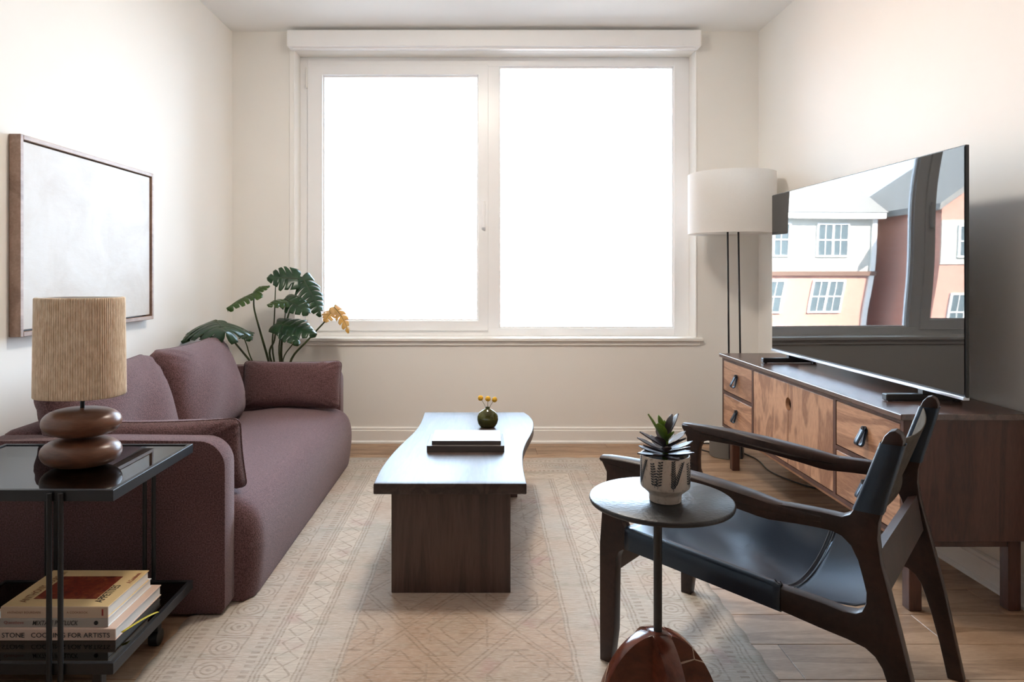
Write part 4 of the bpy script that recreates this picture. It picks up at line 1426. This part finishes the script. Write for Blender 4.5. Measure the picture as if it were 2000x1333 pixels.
def pot_pt(s_, z, off=0.0006):
    """arc length s_ measured from the side that faces the camera"""
    a = -PI / 2 - math.atan2(PC.x, PC.y) * 1.0 + s_ / PR
    return Vector((PC.x + (PR + off) * math.cos(a), PC.y + (PR + off) * math.sin(a), PC.z + z))


def sprig(s0, z0, tilt, hgt, style):
    b = MB()

    def dab(cx, cz, ang, L, wd):
        pts = []
        for k in range(8):
            a = 2 * PI * k / 8
            x, y = L / 2 + L / 2 * math.cos(a), wd / 2 * math.sin(a)
            pts.append(pot_pt(cx + x * math.cos(ang) - y * math.sin(ang), cz + x * math.sin(ang) + y * math.cos(ang)))
        b.bm.faces.new([b.bm.verts.new(p) for p in pts])
    n = 12
    for i in range(n):
        t0, t1 = i / n, (i + 1) / n
        xa, xb = s0 + tilt * t0, s0 + tilt * t1
        za, zb2 = z0 + hgt * t0, z0 + hgt * t1
        b.bm.faces.new([b.bm.verts.new(pot_pt(*q)) for q in ((xa - .0005, za), (xa + .0005, za), (xb + .0005, zb2), (xb - .0005, zb2))])
    m_ = 9 if style == 0 else 12
    for i in range(m_):
        t = (i + 1) / m_
        for sg in (-1, 1):
            L = (0.0085 if style == 0 else 0.0095) * (1.05 - 0.45 * t)
            ang = (PI / 2 - sg * (1.15 if style == 0 else 0.62))
            dab(s0 + tilt * t + sg * 0.0006, z0 + hgt * t * 0.95 + (0.0015 if sg > 0 else 0), ang, L, 0.0036 if style == 0 else 0.0028)
    b.build('leaf_motif', 'leaf_print', pot, None, recalc=False)


for k in range(4):
    base = k * 2 * PI * PR / 4 + 0.004
    sprig(base - 0.026, 0.041, -0.006, 0.052, 0)
    sprig(base - 0.020, 0.039, 0.007, 0.060, 0)
    sprig(base + 0.014, 0.036, 0.000, 0.064, 1)
    sprig(base + 0.017, 0.042, 0.020, 0.054, 1)

suc = thing('succulent', 'dark-leaved rosette succulent with green heart in the printed pot', 'plant', PC + Vector((0, 0, 0.09)))
SC0 = PC + Vector((0, 0, 0.088))
MB().tube([SC0, SC0 + Vector((0.001, 0, 0.03)), SC0 + Vector((0.003, 0, 0.06))], [0.007, 0.006, 0.005], 10).build('stem', 'succ_green', suc, 60)


def succ_leaf(z, az, el, L, wd, mat, curl=0.3):
    d = Vector((math.cos(az) * math.cos(el), math.sin(az) * math.cos(el), math.sin(el)))
    sd = Vector((-math.sin(az), math.cos(az), 0))
    up = d.cross(sd) * -1
    if up.z < 0:
        up = -up
    o_ = SC0 + Vector((0, 0, z))
    b = MB()
    P = []
    n = 10
    for i in range(n + 1):
        t = i / n
        wv = 1.12 * wd * max(0.04, math.sin(PI * (0.10 + 0.70 * t ** 1.3)) * math.sqrt(max(0.0, 1 - t ** 5)))
        th = 0.0032 * (1 - 0.5 * t)
        c = o_ + d * (L * t + 0.003) + up * (curl * L * t * t)
        rowp = []
        for k in range(9):
            a = 2 * PI * k / 8
            x = wv * math.cos(a)
            y = th * math.sin(a) + 0.28 * abs(x) * (abs(math.cos(a)))
            rowp.append(c + sd * x + up * y)
        P.append(rowp)
    b.grid(P)
    for rowp in (P[0], P[-1]):
        b.bm.faces.new([b.bm.verts.new(p) for p in rowp[:-1]])
    bmesh.ops.remove_doubles(b.bm, verts=b.bm.verts[:], dist=1e-6)
    b.build('leaf', mat, suc, 70)


for k in range(8):
    succ_leaf(0.012 + 0.001 * (k % 3), k * 2 * PI / 8 + 0.2, 0.02 + 0.10 * (k % 2), 0.060 + 0.004 * (k % 3), 0.0115, 'succ_dark', 0.10)
for k in range(7):
    succ_leaf(0.021, k * 2 * PI / 7 + 0.05, 0.22 + 0.06 * (k % 2), 0.064, 0.0105, 'succ_dark', 0.12)
for k in range(5):
    succ_leaf(0.032, k * 2 * PI / 5 + 0.35, 0.42 + 0.06 * (k % 2), 0.060, 0.0105, 'succ_dark', 0.08)
for az, el, L, wd, mt in ((0.05, 1.10, 0.066, 0.0135, 'succ_dark'), (0.5, 1.2, 0.060, 0.010, 'succ_dark'), (3.0, 1.00, 0.068, 0.0125, 'succ_green'), (3.9, 1.0, 0.050, 0.0125, 'succ_green'), (2.2, 1.22, 0.056, 0.0095, 'succ_green'), (1.4, 1.1, 0.045, 0.009, 'succ_green'), (5.3, 0.8, 0.034, 0.008, 'succ_green')):
    succ_leaf(0.044, az, el, L, wd, mt, 0.02)

# ------------------------------------------------------------------ monstera in the corner
mon = thing('monstera_plant', 'tall monstera plant with split leaves in the corner behind the sofa', 'plant', (-1.245, 4.265, 0))
MC = Vector((-1.245, 4.265, 0.30))
MB().lathe([(0.090, 0.0), (0.100, 0.004), (0.118, 0.28), (0.120, 0.29), (0.112, 0.29), (0.106, 0.26)], (MC.x, MC.y, 0), 40).build('pot', 'plant_pot', mon, 40)
MB().lathe([(0.110, 0.262), (0.02, 0.268)], (MC.x, MC.y, 0), 30).build('soil', 'soil', mon, 40)


def mleaf(base, tip, width, nhint, mat='leaf', lobes=6, droop=0.25, fold=0.10, tipdroop=0.1, slit=0.40, seed=0):
    """split monstera leaf from the base of its midrib to its tip"""
    base, tip = Vector(base), Vector(tip)
    d = tip - base
    L = d.length
    d.normalize()
    nh = Vector(nhint)
    sd = d.cross(nh).normalized()
    nor = sd.cross(d).normalized()
    rnd = random.Random(seed)
    b = MB()

    def env(s_):
        return width / 2 * (math.sin(PI * (0.13 + 0.87 * s_) ** 0.72) ** 0.75 if s_ < 0.999 else 0.0)

    def pt(s_, t, sg):
        wv = env(min(s_, 0.995))
        back = -0.14 * L * math.exp(-(s_ / 0.12) ** 2) * t          # heart shaped base
        fwd = 0.20 * L * t * t * (1 - s_) * (1 if s_ > 0.12 else s_ / 0.12)
        p = base + d * (L * s_ + fwd + back) + sd * (sg * wv * t)
        p += nor * (fold * wv * t - droop * width * 0.5 * t * t - tipdroop * L * s_ * s_)
        return p
    NT_ = 6
    for sg in (-1, 1):
        for k in range(lobes):
            s0, s1 = k / lobes, (k + 1) / lobes
            cm = (s0 + s1) / 2
            jit = rnd.uniform(0.82, 1.02)
            st0 = slit + rnd.uniform(-0.08, 0.08)
            dz = rnd.uniform(-0.02, 0.02) * width
            P = []
            for i in range(NT_ + 1):
                t = i / NT_ * jit
                sh_ = 1.0
                if t > st0:
                    q = (t - st0) / (1 - st0)
                    sh_ = 1 - 0.26 * q ** 0.8 - 0.30 * q ** 5
                rowp = []
                for j in range(4):
                    s_ = cm + (s0 + (s1 - s0) * j / 3 - cm) * sh_
                    rowp.append(pt(s_, t, sg) + nor * dz * max(0, t - st0))
                P.append(rowp)
            b.grid(P)
    bmesh.ops.remove_doubles(b.bm, verts=b.bm.verts[:], dist=0.0006)
    o_ = b.build('leaf', mat, mon, 180)
    o_.modifiers.new('thickness', 'SOLIDIFY').thickness = 0.0010
    rib = MB().tube([base + d * (L * s_) - nor * (tipdroop * L * s_ * s_ - 0.0006) for s_ in [i / 8 for i in range(9)]], [0.003 - 0.0025 * i / 8 for i in range(9)], 6)
    rib.build('midrib', 'stem', o_, 60)


def mstem(pts, r0=0.009, r1=0.004):
    c = crom(pts, 6)
    n = len(c)
    MB().tube(c, [r0 + (r1 - r0) * i / (n - 1) for i in range(n)], 8).build('stem', 'stem', mon, 60)


def mb(dx=0, dy=0):
    return MC + Vector((dx, dy, -0.03))


# each leaf: pixel of the leaf base, pixel of the tip, distances
# drooping leaf by the left wall
p = at(421, 628, 3.86)
mleaf(p, at(440, 640, 3.62), 0.36, (0.1, -0.25, 1), 'leaf', 5, 0.42, 0.02, 0.10, 0.5, 1)
mleaf(at(424, 626, 3.88), at(352, 660, 3.66), 0.17, (-0.2, -0.6, 1), 'leaf', 6, 0.30, 0.05, 0.08, 0.55, 11)
mstem([mb(-0.05), at(510, 735, 4.2), at(455, 665, 4.0), p])
# leaf above it
p = at(497, 572, 4.10)
mleaf(p, at(441, 599, 3.95), 0.17, (-0.4, -0.5, 1), 'leaf_fresh', 6, 0.35, 0.05, 0.05, 0.45, 2)
mleaf(p, at(521, 552, 4.12), 0.10, (-0.2, -0.6, 1), 'leaf_fresh', 4, 0.25, 0.05, 0.3, 0.45, 3)
mstem([mb(-0.02), at(523, 700, 4.24), at(506, 640, 4.2), at(496, 600, 4.14), p])
# top leaf facing the room
p = at(584, 545, 4.20)
mleaf(p, at(522, 540, 4.12), 0.185, (0.1, -0.85, 0.5), 'leaf', 5, 0.20, 0.04, 0.10, 0.42, 4)
mstem([mb(0.0), at(533, 690, 4.26), at(536, 620, 4.25), at(538, 560, 4.2)], 0.007, 0.003)
# pale back-lit leaf
p = at(590, 541, 4.26)
mleaf(p, at(632, 615, 4.22), 0.20, (0.45, -0.55, 0.7), 'leaf', 8, 0.22, 0.05, 0.10, 0.25, 5)
mstem([mb(0.02), at(549, 690, 4.25), at(562, 620, 4.25), p], 0.010, 0.004)
# middle leaves
p = at(575, 590, 4.20)
mleaf(p, at(523, 590, 4.06), 0.12, (0.0, -0.6, 0.8), 'leaf_fresh', 5, 0.25, 0.05, 0.10, 0.30, 6)
p2 = at(556, 584, 4.20)
mleaf(p2, at(600, 606, 4.05), 0.16, (0.0, -0.75, 0.6), 'leaf', 5, 0.25, 0.05, 0.10, 0.45, 7)
mstem([mb(0.03), at(545, 690, 4.22), at(556, 625, 4.2), at(558, 590, 4.2)], 0.006, 0.003)
# low leaf
p = at(540, 632, 4.16)
mleaf(p, at(618, 646, 4.10), 0.20, (0.0, -0.55, 0.8), 'leaf', 6, 0.22, 0.05, 0.10, 0.42, 8)
p2 = at(545, 640, 4.14)
mleaf(p2, at(583, 668, 4.02), 0.12, (0.1, -0.6, 0.7), 'leaf', 5, 0.25, 0.05, 0.10, 0.6, 9)
mstem([mb(0.04), at(528, 700, 4.2), at(536, 665, 4.18), p], 0.008, 0.004)
mstem([mb(0.05), at(552, 712, 4.2), at(572, 672, 4.2), at(592, 645, 4.16)], 0.005, 0.0025)
# dried leaf by the window
p = at(652, 600, 4.28)
mleaf(p, at(690, 638, 4.26), 0.10, (0.2, -0.6, 0.8), 'leaf_dry', 5, 0.30, 0.05, 0.45, 0.25, 10)
mleaf(at(654, 606, 4.30), at(634, 618, 4.2), 0.12, (0.0, -0.6, 0.8), 'leaf_dry', 5, 0.30, 0.05, 0.30, 0.3, 12)
mstem([mb(0.06), at(566, 712, 4.26), at(602, 664, 4.27), at(640, 622, 4.28), p], 0.009, 0.003)
# short stem leaf behind the back cushion
mleaf(at(473, 648, 4.1), at(487, 655, 3.98), 0.10, (0, -0.5, 0.8), 'leaf', 4, 0.3, 0.05, 0.2, 0.45, 13)
mstem([mb(-0.04), at(494, 708, 4.18), at(482, 675, 4.14), at(472, 648, 4.1)], 0.005, 0.003)
